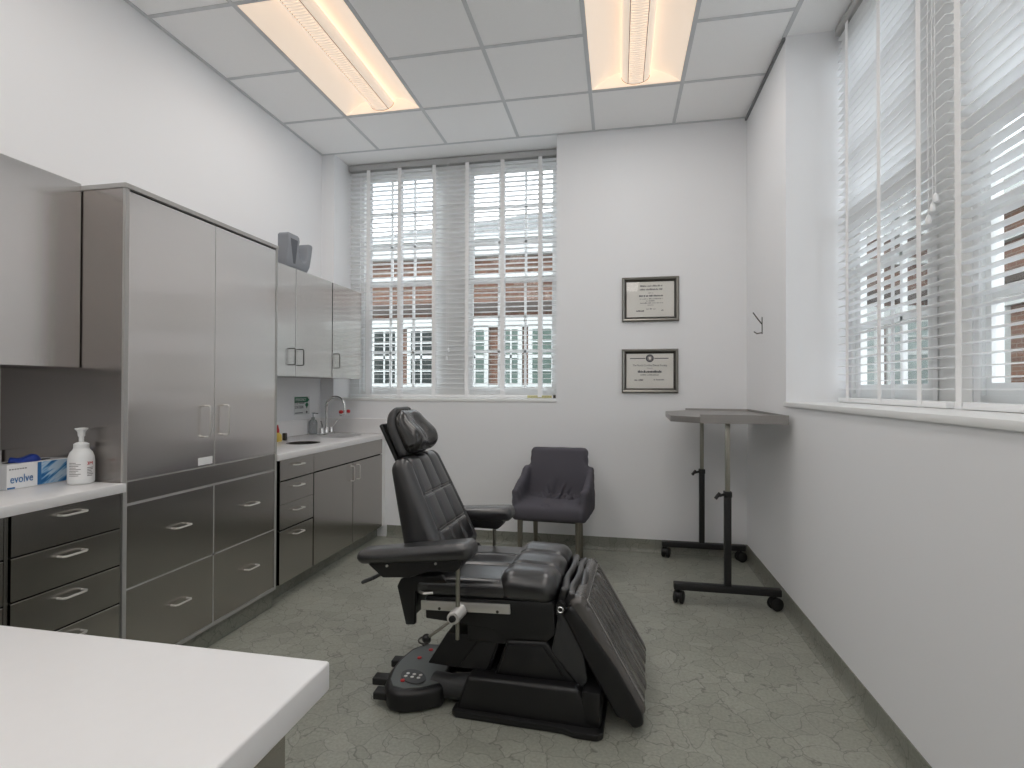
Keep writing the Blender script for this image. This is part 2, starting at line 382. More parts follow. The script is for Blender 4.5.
# window stools
bm = NB(); box(bm, -2.438, -0.487, YB - 0.006, YB + 0.33, 1.155, 1.18); struct(obj('trim_5', bevel(bm, 0.003), 'white_trim'))
bm = NB(); box(bm, XR - 0.014, XR + 0.35, RY0, RY1 + 0.014, 1.165, 1.192); struct(obj('trim_6', bevel(bm, 0.004), 'white_trim'))

# ------------------------------------------------------------------ windows (double hung, 3 x 6 panes)
def window(name, u0, u1, z0, z1, place, cols=3):
    """place(u, d, z) -> world; d outward depth"""
    def B(bm, a0, a1, d0, d1, b0, b1):
        v = [bm.verts.new(place(*p)) for p in ((a0, d0, b0), (a1, d0, b0), (a1, d1, b0), (a0, d1, b0), (a0, d0, b1), (a1, d0, b1), (a1, d1, b1), (a0, d1, b1))]
        for f in ((0, 3, 2, 1), (4, 5, 6, 7), (0, 1, 5, 4), (1, 2, 6, 5), (2, 3, 7, 6), (3, 0, 4, 7)): bm.faces.new([v[i] for i in f])
    bm = NB(); t = 0.035
    B(bm, u0, u1, 0, 0.07, z0 - 0.05, z0); B(bm, u0, u1, 0, 0.07, z1, z1 + 0.05)
    B(bm, u0, u0 + t, 0, 0.07, z0, z1); B(bm, u1 - t, u1, 0, 0.07, z0, z1)
    bmesh.ops.recalc_face_normals(bm, faces=bm.faces)
    root = struct(obj(name, bm, 'white_trim'))
    a0, a1 = u0 + t, u1 - t; zm = (z0 + z1) / 2
    for k, (s0, s1, d) in enumerate(((z0, zm + 0.02, 0.012), (zm - 0.02, z1, 0.04))):
        bm = NB()
        B(bm, a0, a1, d, d + 0.03, s0, s0 + 0.045); B(bm, a0, a1, d, d + 0.03, s1 - 0.04, s1)
        B(bm, a0, a0 + 0.03, d, d + 0.03, s0 + 0.045, s1 - 0.04); B(bm, a1 - 0.03, a1, d, d + 0.03, s0 + 0.045, s1 - 0.04)
        for i in range(1, cols):
            u = a0 + 0.03 + (a1 - a0 - 0.06) * i / cols; B(bm, u - 0.010, u + 0.010, d + 0.004, d + 0.026, s0 + 0.045, s1 - 0.04)
        for i in range(1, 3):
            z = s0 + 0.045 + (s1 - s0 - 0.085) * i / 3; B(bm, a0 + 0.03, a1 - 0.03, d + 0.004, d + 0.026, z - 0.010, z + 0.010)
        bmesh.ops.recalc_face_normals(bm, faces=bm.faces)
        sash = obj('sash', bm, 'white_trim', root)
        bm = NB(); B(bm, a0 + 0.02, a1 - 0.02, d + 0.013, d + 0.017, s0 + 0.03, s1 - 0.03); bmesh.ops.recalc_face_normals(bm, faces=bm.faces)
        obj('glass_pane', bm, 'glass', sash)
    return root
YW = 4.62
back = lambda u, d, z: Vector((u, YW + d, z))
window('window_1', -2.345, -1.545, 1.235, 3.225, back)
window('window_2', -1.335, -0.497, 1.235, 3.225, back)
bm = NB(); box(bm, -1.545, -1.335, YW - 0.012, YW + 0.09, 1.18, 3.30); box(bm, -2.438, -2.345, YW - 0.012, YW + 0.09, 1.18, 3.30)
box(bm, -0.497, -0.487, YW, YW + 0.08, 1.18, 3.30); struct(obj('trim_7', bm, 'white_trim'))
XW = 1.285
right = lambda u, d, z: Vector((XW + d, u, z))
window('window_3', 2.53, 3.34, 1.245, 3.225, right)
window('window_4', 1.60, 2.26, 1.245, 3.225, right)
window('window_5', 0.30, 1.48, 1.245, 3.225, right)
bm = NB(); box(bm, XW - 0.012, XW + 0.09, 2.26, 2.53, 1.19, 3.30); box(bm, XW - 0.012, XW + 0.09, 1.48, 1.60, 1.19, 3.30)
box(bm, XW, XW + 0.08, RY0, 0.30, 1.19, 3.30); struct(obj('trim_8', bm, 'white_trim'))

# ------------------------------------------------------------------ blinds
def blind(label, length, z0, z1, tapes, mtx, group, cords=None, sticker=False, tilt=0.0):
    """local: u along the blind from 0, d towards the room, origin at left end on the sill"""
    t = thing('window_blind', label, 'blind', group=group); t.matrix_world = mtx
    bm = NB(); box(bm, 0, length, -0.028, 0.032, z1 - 0.052, z1); box(bm, 0, length, 0.032, 0.036, z1 - 0.049, z1 - 0.006)
    obj('headrail', bevel(bm, 0.003), 'headrail', t)
    bm = NB(); pitch = 0.0418; z = z1 - 0.075
    zs = []
    while z > z0 + 0.05: zs.append(z); z -= pitch
    for z in zs:
        sl = random.uniform(-0.03, 0.03) + tilt
        prof = []
        for k in range(5):
            d = -0.025 + 0.05 * k / 4; prof.append((d, 0.0012 * (1 - (d / 0.025) ** 2)))
        lo = [(d * math.cos(sl) - h * math.sin(sl), z + d * math.sin(sl) + h) for d, h in prof]
        hi = [(d, zz + 0.0028) for d, zz in lo]
        prism(bm, lo + hi[::-1], 'x', 0.004, length - 0.004)
    obj('slats', bm, 'slat', t, smooth=0.8)
    bm = NB(); box(bm, 0.004, length - 0.004, -0.026, 0.026, z0, z0 + 0.026); br = obj('bottom_rail', bevel(bm, 0.004), 'slat', t)
    for u, w in tapes:
        bm = NB(); box(bm, u - w / 2, u + w / 2, 0.0285, 0.0295, z0 + 0.01, z1 - 0.05)
        box(bm, u - w / 2, u + w / 2, -0.0295, -0.0285, z0 + 0.01, z1 - 0.05); box(bm, u - w / 2, u + w / 2, -0.0285, 0.0285, z0 - 0.0015, z0 - 0.0005)
        obj('ladder_tape', bm, 'tape', t)
    if cords:
        for u, zz in cords:
            bm = NB(); tube(bm, [(u, 0.042, z1 - 0.05), (u + 0.002, 0.043, (z1 + zz) / 2), (u, 0.042, zz)], 0.0014, 6); c = obj('lift_cord', bm, 'tape', t)
            bm = NB(); lathe(bm, [(0.003, 0.0), (0.008, -0.006), (0.011, -0.028), (0.009, -0.034), (0.003, -0.036)], (u, 0.042, zz), 12); obj('tassel', bm, 'slat', c)
    if sticker:
        bm = NB(); box(bm, length - 0.27, length - 0.07, 0.0262, 0.0268, z0 + 0.002, z0 + 0.024); s = obj('warning_sticker', bm, 'label_yellow', br)
        bm = NB(); box(bm, length - 0.058, length - 0.034, 0.0262, 0.0275, z0 + 0.001, z0 + 0.027); obj('rail_clip', bm, 'frame_in', br)
        bm = NB()
        for k in range(14):
            u = length - 0.262 + k * 0.0135
            box(bm, u, u + 0.009, 0.0268, 0.027, z0 + 0.006, z0 + 0.010); box(bm, u + 0.002, u + 0.010, 0.0268, 0.027, z0 + 0.014, z0 + 0.018)
        obj('sticker_print', bm, 'ink_faint', s)
    return t
# local u -> +x, d -> -y for the back window
mb = Matrix(((1, 0, 0, -2.432), (0, -1, 0, 4.578), (0, 0, 1, 0), (0, 0, 0, 1)))
mb = Matrix.Translation((-0.497, 4.575, 0)) @ Matrix.Rotation(PI, 4, 'Z')      # u runs to -x, d to -y
L = 1.93
tp = [-2.235, -1.935, -1.607, -1.303, -0.985, -0.655]
bl = blind('white slatted blind across the window in the back wall, above the small grey chair', L, 1.182, 3.304, [(-0.497 - x, 0.034) for x in tp], mb, 'white slatted window blinds', cords=[(0.97, 1.62), (0.985, 1.55)])
# the sticker on its bottom rail sits at the right-hand end, low u
rail = [c for c in bl.children if c.name.startswith('bottom_rail')][0]
bm = NB(); box(bm, 0.055, 0.265, 0.0262, 0.0268, 1.184, 1.206); s = obj('warning_sticker', bm, 'label_yellow', rail)
bm = NB()
for k in range(14):
    u = 0.062 + k * 0.0135
    box(bm, u, u + 0.009, 0.0268, 0.027, 1.188, 1.191); box(bm, u + 0.002, u + 0.010, 0.0268, 0.027, 1.197, 1.200)
obj('sticker_print', bm, 'ink_faint', s)
bm = NB(); box(bm, 0.022, 0.044, 0.0262, 0.0275, 1.183, 1.209); obj('rail_clip', bm, 'frame_in', rail)
# right wall: local u -> -y, d -> -x
mr = Matrix.Rotation(-PI / 2, 4, 'Z')
def right_m(y): return Matrix(((0, -1, 0, 1.238), (-1, 0, 0, y), (0, 0, 1, 0), (0, 0, 0, 1)))
def right_mtx(yend): return Matrix.Translation((1.238, yend, 0)) @ Matrix.Rotation(PI / 2, 4, 'Z')   # u -> +y, d -> -x
b1 = blind('narrower white blind at the far end of the right wall windows, with pull cords', 1.02, 1.194, 3.304, [(3.185 - 2.30, 0.034), (2.825 - 2.30, 0.034), (2.482 - 2.30, 0.034)], right_mtx(2.30), 'white slatted window blinds', cords=[(0.055, 1.99), (0.035, 2.02), (0.085, 1.95)])
b2 = blind('wide white blind nearest the camera on the right wall windows', 1.96, 1.194, 3.304, [(2.222 - 0.30, 0.036), (1.80 - 0.30, 0.034), (1.40 - 0.30, 0.034), (1.0 - 0.30, 0.034), (0.6 - 0.30, 0.034)], right_mtx(0.30), 'white slatted window blinds')

# ------------------------------------------------------------------ ceiling light fixtures
def troffer(label, x0, x1, y0, y1):
    cx = (x0 + x1) / 2; t = thing('ceiling_light', label, 'light', (cx, (y0 + y1) / 2, ZC), group='recessed ceiling lights')
    hw = (x1 - x0) / 2 - 0.014; hl = (y1 - y0) / 2 - 0.014
    bm = NB(); n = 10                                     # two curved reflector wings
    for s in (-1, 1):
        prof = []
        for k in range(n + 1):
            a = k / n; x = hw - (hw - 0.055) * a; z = 0.004 + 0.085 * math.sin(a * PI * 0.62) / math.sin(PI * 0.62) * (1 if a < 1 else 1)
            prof.append((s * x, z))
        prism(bm, prof + [(p[0], p[1] + 0.002) for p in prof[::-1]], 'y', -hl, hl)
    for s in (-1, 1): box(bm, -hw, hw, s * hl - 0.003, s * hl + 0.003, 0.003, 0.13)
    box(bm, -hw, hw, -hl, hl, 0.126, 0.13)
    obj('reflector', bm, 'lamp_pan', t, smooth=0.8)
    bm = NB()
    for s in (-1, 1): box(bm, s * (hw + 0.006) - 0.006, s * (hw + 0.006) + 0.006, -hl - 0.01, hl + 0.01, -0.002, 0.012); box(bm, -hw, hw, s * (hl + 0.005) - 0.005, s * (hl + 0.005) + 0.005, -0.002, 0.012)
    obj('frame', bm, 'ceiling_grid', t)
    bm = NB(); prof = []                                  # the hanging basket, a shallow half drum
    for k in range(13):
        a = PI * k / 12; prof.append((0.092 * math.cos(a), 0.062 - 0.055 * math.sin(a)))
    prism(bm, prof, 'y', -hl + 0.012, hl - 0.012)
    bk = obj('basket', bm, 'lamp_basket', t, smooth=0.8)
    bm = NB()
    for s in (-1, 1): tube(bm, [(s * 0.050, -hl + 0.012, 0.0155), (s * 0.050, hl - 0.012, 0.0155)], 0.0020, 6)
    for e in (-hl + 0.012, hl - 0.012):
        tube(bm, [(p[0] * 1.01, e, p[1] - 0.001) for p in prof], 0.0015, 6)
    obj('edge_wires', bm, 'lamp_line', bk)
    bm = NB(); y = -hl + 0.03
    while y < hl - 0.02:
        box(bm, -0.047, 0.047, y - 0.0035, y + 0.0035, 0.0045, 0.0095); y += 0.022
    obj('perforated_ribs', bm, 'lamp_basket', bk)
    la = bpy.data.lights.new('fixture_glow', 'AREA'); la.shape = 'RECTANGLE'; la.size = 0.56; la.size_y = 1.16; la.energy = LAMP_W; la.color = (1.0, 0.99, 0.985)
    lo = bpy.data.objects.new('fixture_glow', la); COL.objects.link(lo); lo.parent = t; lo.location = (0, 0, -0.012)
    return t
LAMP_W = 5.4
troffer('recessed ceiling light left of centre, toward the cabinet wall', GX[0], GX[1], GY[2], GY[0])
troffer('recessed ceiling light nearer the right wall, above the framed certificates side', GX[3], GX[4], GY[2], GY[0])
for (a, b, j, lab) in ((0, 1, 3, 'added unseen ceiling light just above the camera on the cabinet side'), (3, 4, 3, 'added unseen ceiling light just above the camera on the window side'),
                       (0, 1, 6, 'added unseen ceiling light behind the camera on the cabinet side, middle row'), (3, 4, 6, 'added unseen ceiling light behind the camera on the window side, middle row'),
                       (0, 1, 9, 'added unseen ceiling light at the rear of the room on the cabinet side'), (3, 4, 9, 'added unseen ceiling light at the rear of the room on the window side')):
    troffer(lab, GX[a], GX[b], GY[j + 2], GY[j])  # rows outside the view, added to raise the ambient light

# ------------------------------------------------------------------ cabinets
def pull_h(parent, x, yc, z, w=0.088, m='nickel'):          # horizontal wire pull on a front facing +x
    bm = NB(); r = 0.0042; d = 0.032
    tube(bm, [(x, yc - w / 2, z), (x + d - 0.008, yc - w / 2, z), (x + d, yc - w / 2 + 0.008, z), (x + d, yc + w / 2 - 0.008, z), (x + d - 0.008, yc + w / 2, z), (x, yc + w / 2, z)], r, 8)
    return obj('handle', bm, m, parent)
def pull_v(parent, x, y, z0, z1, m='nickel'):
    bm = NB(); r = 0.0042; d = 0.032
    tube(bm, [(x, y, z0), (x + d - 0.008, y, z0), (x + d, y, z0 + 0.008), (x + d, y, z1 - 0.008), (x + d - 0.008, y, z1), (x, y, z1)], r, 8)
    return obj('handle', bm, m, parent)
def panel(name, parent, x, y0, y1, z0, z1, m, th=0.018):
    bm = NB(); box(bm, x - th, x, y0, y1, z0, z1); return obj(name, bevel(bm, 0.0012, 1), m, parent)
FX = -1.94
# tall storage cabinet
t = thing('tall_cabinet', 'tall brushed steel cabinet with two upper doors and four drawers', 'cabinet', (FX, 2.305, 0))
inv = Matrix.Translation((-FX, -2.305, 0))
def shift(o_list, off):
    pass
def world_part(o, root):
    o.matrix_parent_inverse = Matrix.Translation(-root.location); return o
def wp(o): 
    r = o.parent
    while r.parent is not None: r = r.parent
    if o.parent is r: o.matrix_parent_inverse = Matrix.Translation(-Vector(r.location))
    return o
bm = NB(); box(bm, XL + 0.002, FX - 0.012, 1.812, 2.798, 0.10, 2.085)
wp(obj2('body', bm, ['steel_side', 'gap'], lambda p: 1 if p.normal.x > 0.5 else 0, t))
bm = NB(); box(bm, FX - 0.012, FX, 1.812, 1.830, 0.10, 2.085); box(bm, FX - 0.012, FX, 2.782, 2.798, 0.10, 2.085); box(bm, FX - 0.012, FX, 1.83, 2.782, 0.10, 0.116)
wp(obj('face_frame', bm, 'steel_edge', t))
bm = NB(); box(bm, XL + 0.002, FX + 0.004, 1.808, 2.80, 2.068, 2.088); wp(obj('top_panel', bevel(bm, 0.0015, 1), 'steel_edge', t))
bm = NB(); box(bm, XL + 0.002, FX - 0.02, 1.82, 2.79, 0.0005, 0.10); wp(obj('toe_kick', bm, 'cove', t))
for (y0, y1, hy) in ((1.833, 2.306, 2.245), (2.312, 2.780, 2.372)):
    d = wp(panel('door', t, FX - 0.002, y0, y1, 0.888, 2.060, 'steel')); pull_v(d, FX - 0.003, hy, 1.030, 1.178)
    if hy < 2.3:
        bm = NB(); box(bm, FX - 0.0022, FX - 0.0012, 2.205, 2.296, 0.896, 0.932); obj('paper_label', bm, 'label_white', d)
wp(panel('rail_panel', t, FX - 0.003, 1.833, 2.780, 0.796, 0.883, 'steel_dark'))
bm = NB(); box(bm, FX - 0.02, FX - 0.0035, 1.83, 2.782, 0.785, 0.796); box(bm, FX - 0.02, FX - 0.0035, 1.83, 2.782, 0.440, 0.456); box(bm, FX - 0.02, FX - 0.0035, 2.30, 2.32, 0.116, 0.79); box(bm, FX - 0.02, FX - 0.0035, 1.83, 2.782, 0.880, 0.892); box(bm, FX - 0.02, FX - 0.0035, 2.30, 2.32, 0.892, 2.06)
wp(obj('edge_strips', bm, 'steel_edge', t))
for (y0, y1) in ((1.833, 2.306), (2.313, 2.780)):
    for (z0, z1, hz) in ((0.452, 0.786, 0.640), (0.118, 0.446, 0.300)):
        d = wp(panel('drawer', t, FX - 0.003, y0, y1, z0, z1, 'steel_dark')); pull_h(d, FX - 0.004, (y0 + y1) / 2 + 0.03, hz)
# left base cabinets
def drawer_unit(label, y0, y1, rows, handles=True):
    t = thing('base_cabinet', label, 'cabinet', (FX, (y0 + y1) / 2, 0), group='grey base cabinets of the left counter')
    bm = NB(); box(bm, XL + 0.002, FX - 0.019, y0, y1, 0.10, 0.846); wp(obj2('body', bm, ['steel_side', 'gap'], lambda p: 1 if p.normal.x > 0.5 else 0, t))
    bm = NB(); box(bm, XL + 0.002, FX - 0.06, y0, y1, 0.0005, 0.10); wp(obj('toe_kick', bm, 'cove', t))
    for z0, z1 in rows:
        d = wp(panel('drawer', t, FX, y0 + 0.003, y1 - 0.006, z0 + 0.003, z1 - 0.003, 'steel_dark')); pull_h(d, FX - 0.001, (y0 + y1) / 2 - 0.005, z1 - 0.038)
    return t
fu = drawer_unit('grey steel cabinet of four drawers beside the tall cabinet, under the soap bottle', 1.406, 1.808, ((0.705, 0.850), (0.558, 0.705), (0.408, 0.558), (0.10, 0.408)))
bm = NB(); box(bm, FX - 0.03, FX - 0.008, 1.3935, 1.4055, 0.10, 0.846); wp(obj('filler_strip', bm, 'steel_dark', fu))
drawer_unit('grey steel drawer cabinet at the left edge of the photo, mostly out of frame', 0.60, 1.393, ((0.705, 0.850), (0.556, 0.705), (0.10, 0.556)))
bm = NB(); box(bm, XL + 0.001, -1.918, 0.60, 1.806, 0.848, 0.884); bevel(bm, 0.003, 2)
t = tag(obj('countertop', bm, 'counter'), 'white countertop under the glove box and soap bottle at left', 'countertop')
bm = NB(); box(bm, XL + 0.001, XL + 0.02, 0.60, 1.806, 0.885, 1.0); obj('backsplash', bevel(bm, 0.002, 1), 'counter', t)
# upper left wall cabinet
UX = -2.15
t = thing('wall_cabinet', 'large brushed steel wall cabinet at upper left, before the tall cabinet', 'cabinet', (UX, 1.2, 1.345))
bm = NB(); box(bm, XL + 0.002, UX - 0.019, 0.55, 1.8085, 1.345, 2.095); wp(obj('body', bm, 'steel_side', t))
wp(panel('door', t, UX, 0.90, 1.8075, 1.345, 2.095, 'steel')); wp(panel('door', t, UX, 0.55, 0.897, 1.345, 2.095, 'steel'))
for o in t.children: o.matrix_parent_inverse = Matrix.Translation((-UX, -1.2, -1.345))
# sink base cabinet
SX = -1.95
t = thing('sink_cabinet', 'taupe sink base cabinet with drawers and double doors under the faucet', 'cabinet', (SX, 3.53, 0))
bm = NB()
box(bm, XL + 0.002, SX - 0.019, 2.802, 4.245, 0.10, 0.118); box(bm, XL + 0.002, XL + 0.014, 2.802, 4.245, 0.118, 0.838)
box(bm, XL + 0.014, SX - 0.019, 2.802, 2.820, 0.118, 0.838); box(bm, XL + 0.014, SX - 0.019, 4.227, 4.245, 0.118, 0.838); box(bm, SX - 0.035, SX - 0.019, 2.820, 4.227, 0.118, 0.838)
wp(obj2('body', bm, ['steel_side', 'gap'], lambda p: 1 if p.normal.x > 0.5 and p.center.x > SX - 0.03 else 0, t))
bm = NB(); box(bm, XL + 0.002, SX - 0.07, 2.802, 4.30, 0.0005, 0.10); wp(obj('toe_kick', bm, 'cove', t))
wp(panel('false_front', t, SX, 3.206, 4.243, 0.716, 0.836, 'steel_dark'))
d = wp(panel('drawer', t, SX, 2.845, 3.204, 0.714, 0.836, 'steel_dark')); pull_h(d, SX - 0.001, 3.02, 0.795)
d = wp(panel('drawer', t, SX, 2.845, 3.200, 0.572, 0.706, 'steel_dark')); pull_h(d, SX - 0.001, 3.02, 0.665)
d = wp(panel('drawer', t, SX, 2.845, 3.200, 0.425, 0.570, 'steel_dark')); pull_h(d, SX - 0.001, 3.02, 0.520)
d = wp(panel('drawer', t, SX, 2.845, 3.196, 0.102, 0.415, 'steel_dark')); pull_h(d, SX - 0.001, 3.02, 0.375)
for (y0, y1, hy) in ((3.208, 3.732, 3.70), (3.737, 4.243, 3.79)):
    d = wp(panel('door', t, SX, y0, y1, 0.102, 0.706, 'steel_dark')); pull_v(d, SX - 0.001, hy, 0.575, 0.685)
bm = NB(); box(bm, SX - 0.03, SX - 0.004, 4.245, 4.303, 0.10, 0.838); wp(obj('filler_strip', bm, 'white_trim', t))
# worktop with two openings
def cut(o, cutters):
    for c in cutters:
        md = o.modifiers.new('cut', 'BOOLEAN'); md.operation = 'DIFFERENCE'; md.solver = 'EXACT'; md.object = c
    dg = bpy.context.evaluated_depsgraph_get(); dg.update()
    me = bpy.data.meshes.new_from_object(o.evaluated_get(dg)); o.modifiers.clear(); old = o.data; o.data = me
    for c in cutters: bpy.data.objects.remove(c)
    return o
bm = NB(); box(bm, XL + 0.001, -1.93, 2.801, 4.303, 0.840, 0.878); bevel(bm, 0.003, 2)
wt = tag(obj('countertop', bm, 'counter'), 'white countertop holding the faucet, sink and round opening', 'countertop')
RC = (-2.17, 3.43); SC = (-2.22, 4.02)
c1 = NB(); tube(c1, [(RC[0], RC[1], 0.7), (RC[0], RC[1], 1.0)], 0.105, 40); c1 = obj('cutter', c1, 'gap')
c2 = NB(); rbox(c2, (0.30, 0.36, 0.5), 0.1, (4, 4, 3)); bmesh.ops.translate(c2, verts=c2.verts, vec=(SC[0], SC[1], 0.80)); c2 = obj('cutter', c2, 'gap')
cut(wt, [c1, c2])
for p in wt.data.polygons: p.use_smooth = True
wt.data.set_sharp_from_angle(angle=0.5)
bm = NB(); box(bm, XL + 0.001, XL + 0.02, 2.801, 4.2825, 0.879, 1.005); box(bm, XL + 0.001, -1.93, 4.284, 4.303, 0.879, 1.005); obj('backsplash', bevel(bm, 0.002, 1), 'counter', wt)
# sink bowl and chute
t = thing('sink_basin', 'oval steel sink basin set into the white countertop under the faucet', 'sink', (SC[0], SC[1], 0.70))
bm = NB(); n = 32; rings = []
for (k, z) in ((1.0, 0.14), (0.99, 0.137), (0.93, 0.06), (0.80, 0.012), (0.2, 0.002)):
    rings.append([bm.verts.new((0.15 * k * (abs(math.cos(a)) ** 0.7) * math.copysign(1, math.cos(a)), 0.18 * k * (abs(math.sin(a)) ** 0.7) * math.copysign(1, math.sin(a)), z)) for a in [2 * PI * i / n for i in range(n)]])
for a, b in zip(rings, rings[1:]):
    for i in range(n): bm.faces.new((a[i], b[i], b[(i + 1) % n], a[(i + 1) % n]))
bm.faces.new(rings[-1]); o = obj('bowl', bm, 'sink_steel', t, smooth=1.0)
o.modifiers.new('thick', 'SOLIDIFY').thickness = 0.002
bm = NB(); lathe(bm, [(0.028, 0.002), (0.028, 0.005), (0.02, 0.006), (0.012, 0.004)], (0, 0, 0)); obj('drain', bm, 'chrome', t)
t = thing('waste_chute', 'round steel-lined opening in the countertop left of the sink', 'chute', (RC[0], RC[1], 0.74))
bm = NB()
for i, (r, z) in enumerate(((0.1035, 0.0), (0.1035, 0.140), (0.112, 0.140), (0.112, 0.1375), (0.1045, 0.1375))): pass
lathe(bm, [(0.098, 0.0), (0.104, 0.0), (0.104, 0.1385), (0.113, 0.1385), (0.113, 0.1405), (0.099, 0.1405), (0.099, 0.004), (0.0, 0.004)][0:7] + [(0.01, 0.004)], (0, 0, 0), 40); obj('steel_ring', bm, 'sink_steel', t)
# upper cabinets above the sink
for (label, y0, y1, doors) in (('pale brushed steel wall cabinet with two doors, beside the tall cabinet above the sink counter', 2.802, 3.776, ((2.806, 3.300, 3.250), (3.306, 3.772, 3.348))),
                               ('single-door brushed steel wall cabinet in the corner beside the back window', 3.784, 4.252, ((3.786, 4.250, 3.835),))):
    t = thing('wall_cabinet', label, 'cabinet', (UX, (y0 + y1) / 2, 1.345), group='steel wall cabinets above the sink counter')
    bm = NB(); box(bm, XL + 0.002, UX - 0.019, y0, y1, 1.345, 2.072); wp(obj2('body', bm, ['steel_side', 'gap'], lambda p: 1 if p.normal.x > 0.5 else 0, t))
    for a, b, hy in doors:
        d = wp(panel('door', t, UX, a, b, 1.343, 2.075, 'steel')); pull_v(d, UX - 0.001, hy, 1.42, 1.53, 'frame_in')
# U shaped foam support on top of that cabinet
t = thing('foam_support', 'grey U-shaped foam support standing on the wall cabinet above the sink', 'foam support', (UX - 0.045, 3.345, 2.0765))
prof = [(-0.155, 0.0), (0.115, 0.0), (0.150, 0.045), (0.175, 0.135), (0.190, 0.205), (0.185, 0.222), (0.135, 0.222), (0.125, 0.190), (0.105, 0.085), (0.060, 0.065), (0.010, 0.085), (-0.012, 0.130), (0.008, 0.205), (0.000, 0.235), (-0.020, 0.245), (-0.135, 0.245), (-0.150, 0.235), (-0.148, 0.14), (-0.165, 0.06)]
bm = NB(); prism(bm, [(p[0] * 0.86, p[1] * 0.94) for p in prof], 'x', -0.042, 0.042); bevel(bm, 0.010, 3, 0.9); obj('foam_block', bm, 'foam', t, smooth=0.9)
bm = NB(); pts = []
for k in range(14):
    a = k / 13; pts.append((-0.125 + 0.105 * a, 0.215 + 0.018 * math.sin(a * PI)))
prism(bm, [(-0.105, 0.195), (-0.022, 0.195), (-0.034, 0.12), (-0.050, 0.03), (-0.073, 0.03), (-0.090, 0.12)], 'x', 0.0415, 0.0435); obj('hollow_shade', bevel(bm, 0.001, 1), 'foam_shade', t)  # flat patch, the shade inside a hollow painted on the foam

# near counter
t = thing('island_cabinet', 'dark taupe cabinet carrying the white worktop in the near left corner', 'cabinet', (-0.95, 0.2, 0))
bm = NB(); box(bm, -1.50, -0.445, -0.28, 0.640, 0.10, 0.842); wp(obj('body', bevel(bm, 0.002, 1), 'steel_side', t))
bm = NB(); box(bm, -1.44, -0.50, -0.25, 0.58, 0.0005, 0.10); wp(obj('toe_kick', bm, 'cove', t))
wp(panel('end_panel', t, -0.428, -0.28, 0.640, 0.10, 0.842, 'steel_dark', 0.016))
bm = NB(); box(bm, -1.52, -0.394, -0.30, 0.692, 0.843, 0.884); bevel(bm, 0.004, 3)
tag(obj('countertop', bm, 'counter'), 'white worktop in the near left corner, closest to the camera', 'countertop')

# ------------------------------------------------------------------ small things on the left counter
ZT = 0.8848
t = thing('glove_box', 'blue and white carton of blue gloves on the left counter, behind the soap bottle', 'carton', (-2.262, 1.696, ZT))
bm = NB(); box(bm, -0.058, 0.058, -0.112, 0.112, 0, 0.092); bevel(bm, 0.0015, 1)
def pk(p):
    if p.normal.x > 0.5: return 0
    return 1
obj2('carton', bm, ['label_white', 'carton_grey'], pk, t)
bm = NB(); box(bm, 0.0581, 0.0586, 0.006, 0.111, 0.002, 0.090); obj('printed_panel', bm, 'swoosh', t)
bm = NB(); box(bm, 0.0586, 0.0590, -0.006, 0.008, 0.002, 0.090); obj('blue_stripe', bm, 'blue', t)
bm = NB(); prism(bm, [(0.032 * math.cos(a), 0.085 * math.sin(a)) for a in [2 * PI * i / 24 for i in range(24)]], 'z', 0.0921, 0.0925); obj('opening', bm, 'gap', t)
bm = NB(); rbox(bm, (0.06, 0.10, 0.045), 0.022, (6, 8, 3), warp=lambda p: p + Vector((0.004 * math.sin(p.y * 90), 0.004 * math.sin(p.x * 130), 0.006 * math.sin(p.y * 75 + p.x * 60)))); bmesh.ops.translate(bm, verts=bm.verts, vec=(0.005, -0.01, 0.090)); obj('glove', bm, 'glove', t, smooth=1.2)
text_mesh('evolve_print', 'evolve', 0.043, 'blue', t, face_to((1, 0, 0), (0.0592, -0.062, 0.036)), squeeze=0.72)
bm = NB()
for k in range(7): box(bm, 0.0582, 0.0590, -0.105 + k * 0.009, -0.099 + k * 0.009, 0.072, 0.076)
obj('small_print', bm, 'ink_faint', t)
bm = NB(); box(bm, 0.0582, 0.0588, -0.111, -0.085, 0.002, 0.008); obj('blue_edge', bm, 'blue', t)
t = thing('soap_bottle', 'white pump bottle of hand sanitizer on the left counter beside the tall cabinet', 'bottle', (-2.088, 1.765, ZT))
bm = NB(); lathe(bm, [(0.038, 0.0), (0.0425, 0.003), (0.044, 0.012), (0.044, 0.088), (0.042, 0.106), (0.036, 0.124), (0.027, 0.135), (0.025, 0.142)]); obj('body', bm, 'white_plastic', t, smooth=1.0)
bm = NB(); lathe(bm, [(0.0245, 0.135), (0.0255, 0.137), (0.0255, 0.156), (0.018, 0.161), (0.012, 0.163)]); obj('collar', bm, 'white_plastic', t, smooth=0.7)
bm = NB(); lathe(bm, [(0.0085, 0.161), (0.0085, 0.184), (0.0115, 0.186), (0.0125, 0.202), (0.018, 0.211), (0.0215, 0.214), (0.0215, 0.218), (0.008, 0.220)]); tube(bm, [(-0.010, 0.008, 0.2135), (-0.026, 0.022, 0.2125), (-0.031, 0.026, 0.206)], 0.005, 8); obj('pump', bm, 'white_plastic', t, smooth=0.7)
def arc_label(r, a0, a1, z0, z1, n=14):
    bm = NB(); lo = [bm.verts.new((r * math.cos(a0 + (a1 - a0) * i / n), r * math.sin(a0 + (a1 - a0) * i / n), z0)) for i in range(n + 1)]
    hi = [bm.verts.new((v.co.x, v.co.y, z1)) for v in lo]
    for i in range(n): bm.faces.new((lo[i], lo[i + 1], hi[i + 1], hi[i]))
    return bm
lab = obj('label', arc_label(0.0443, -1.75, 1.15, 0.020, 0.090), 'label_white', t, smooth=2)
bm = NB()
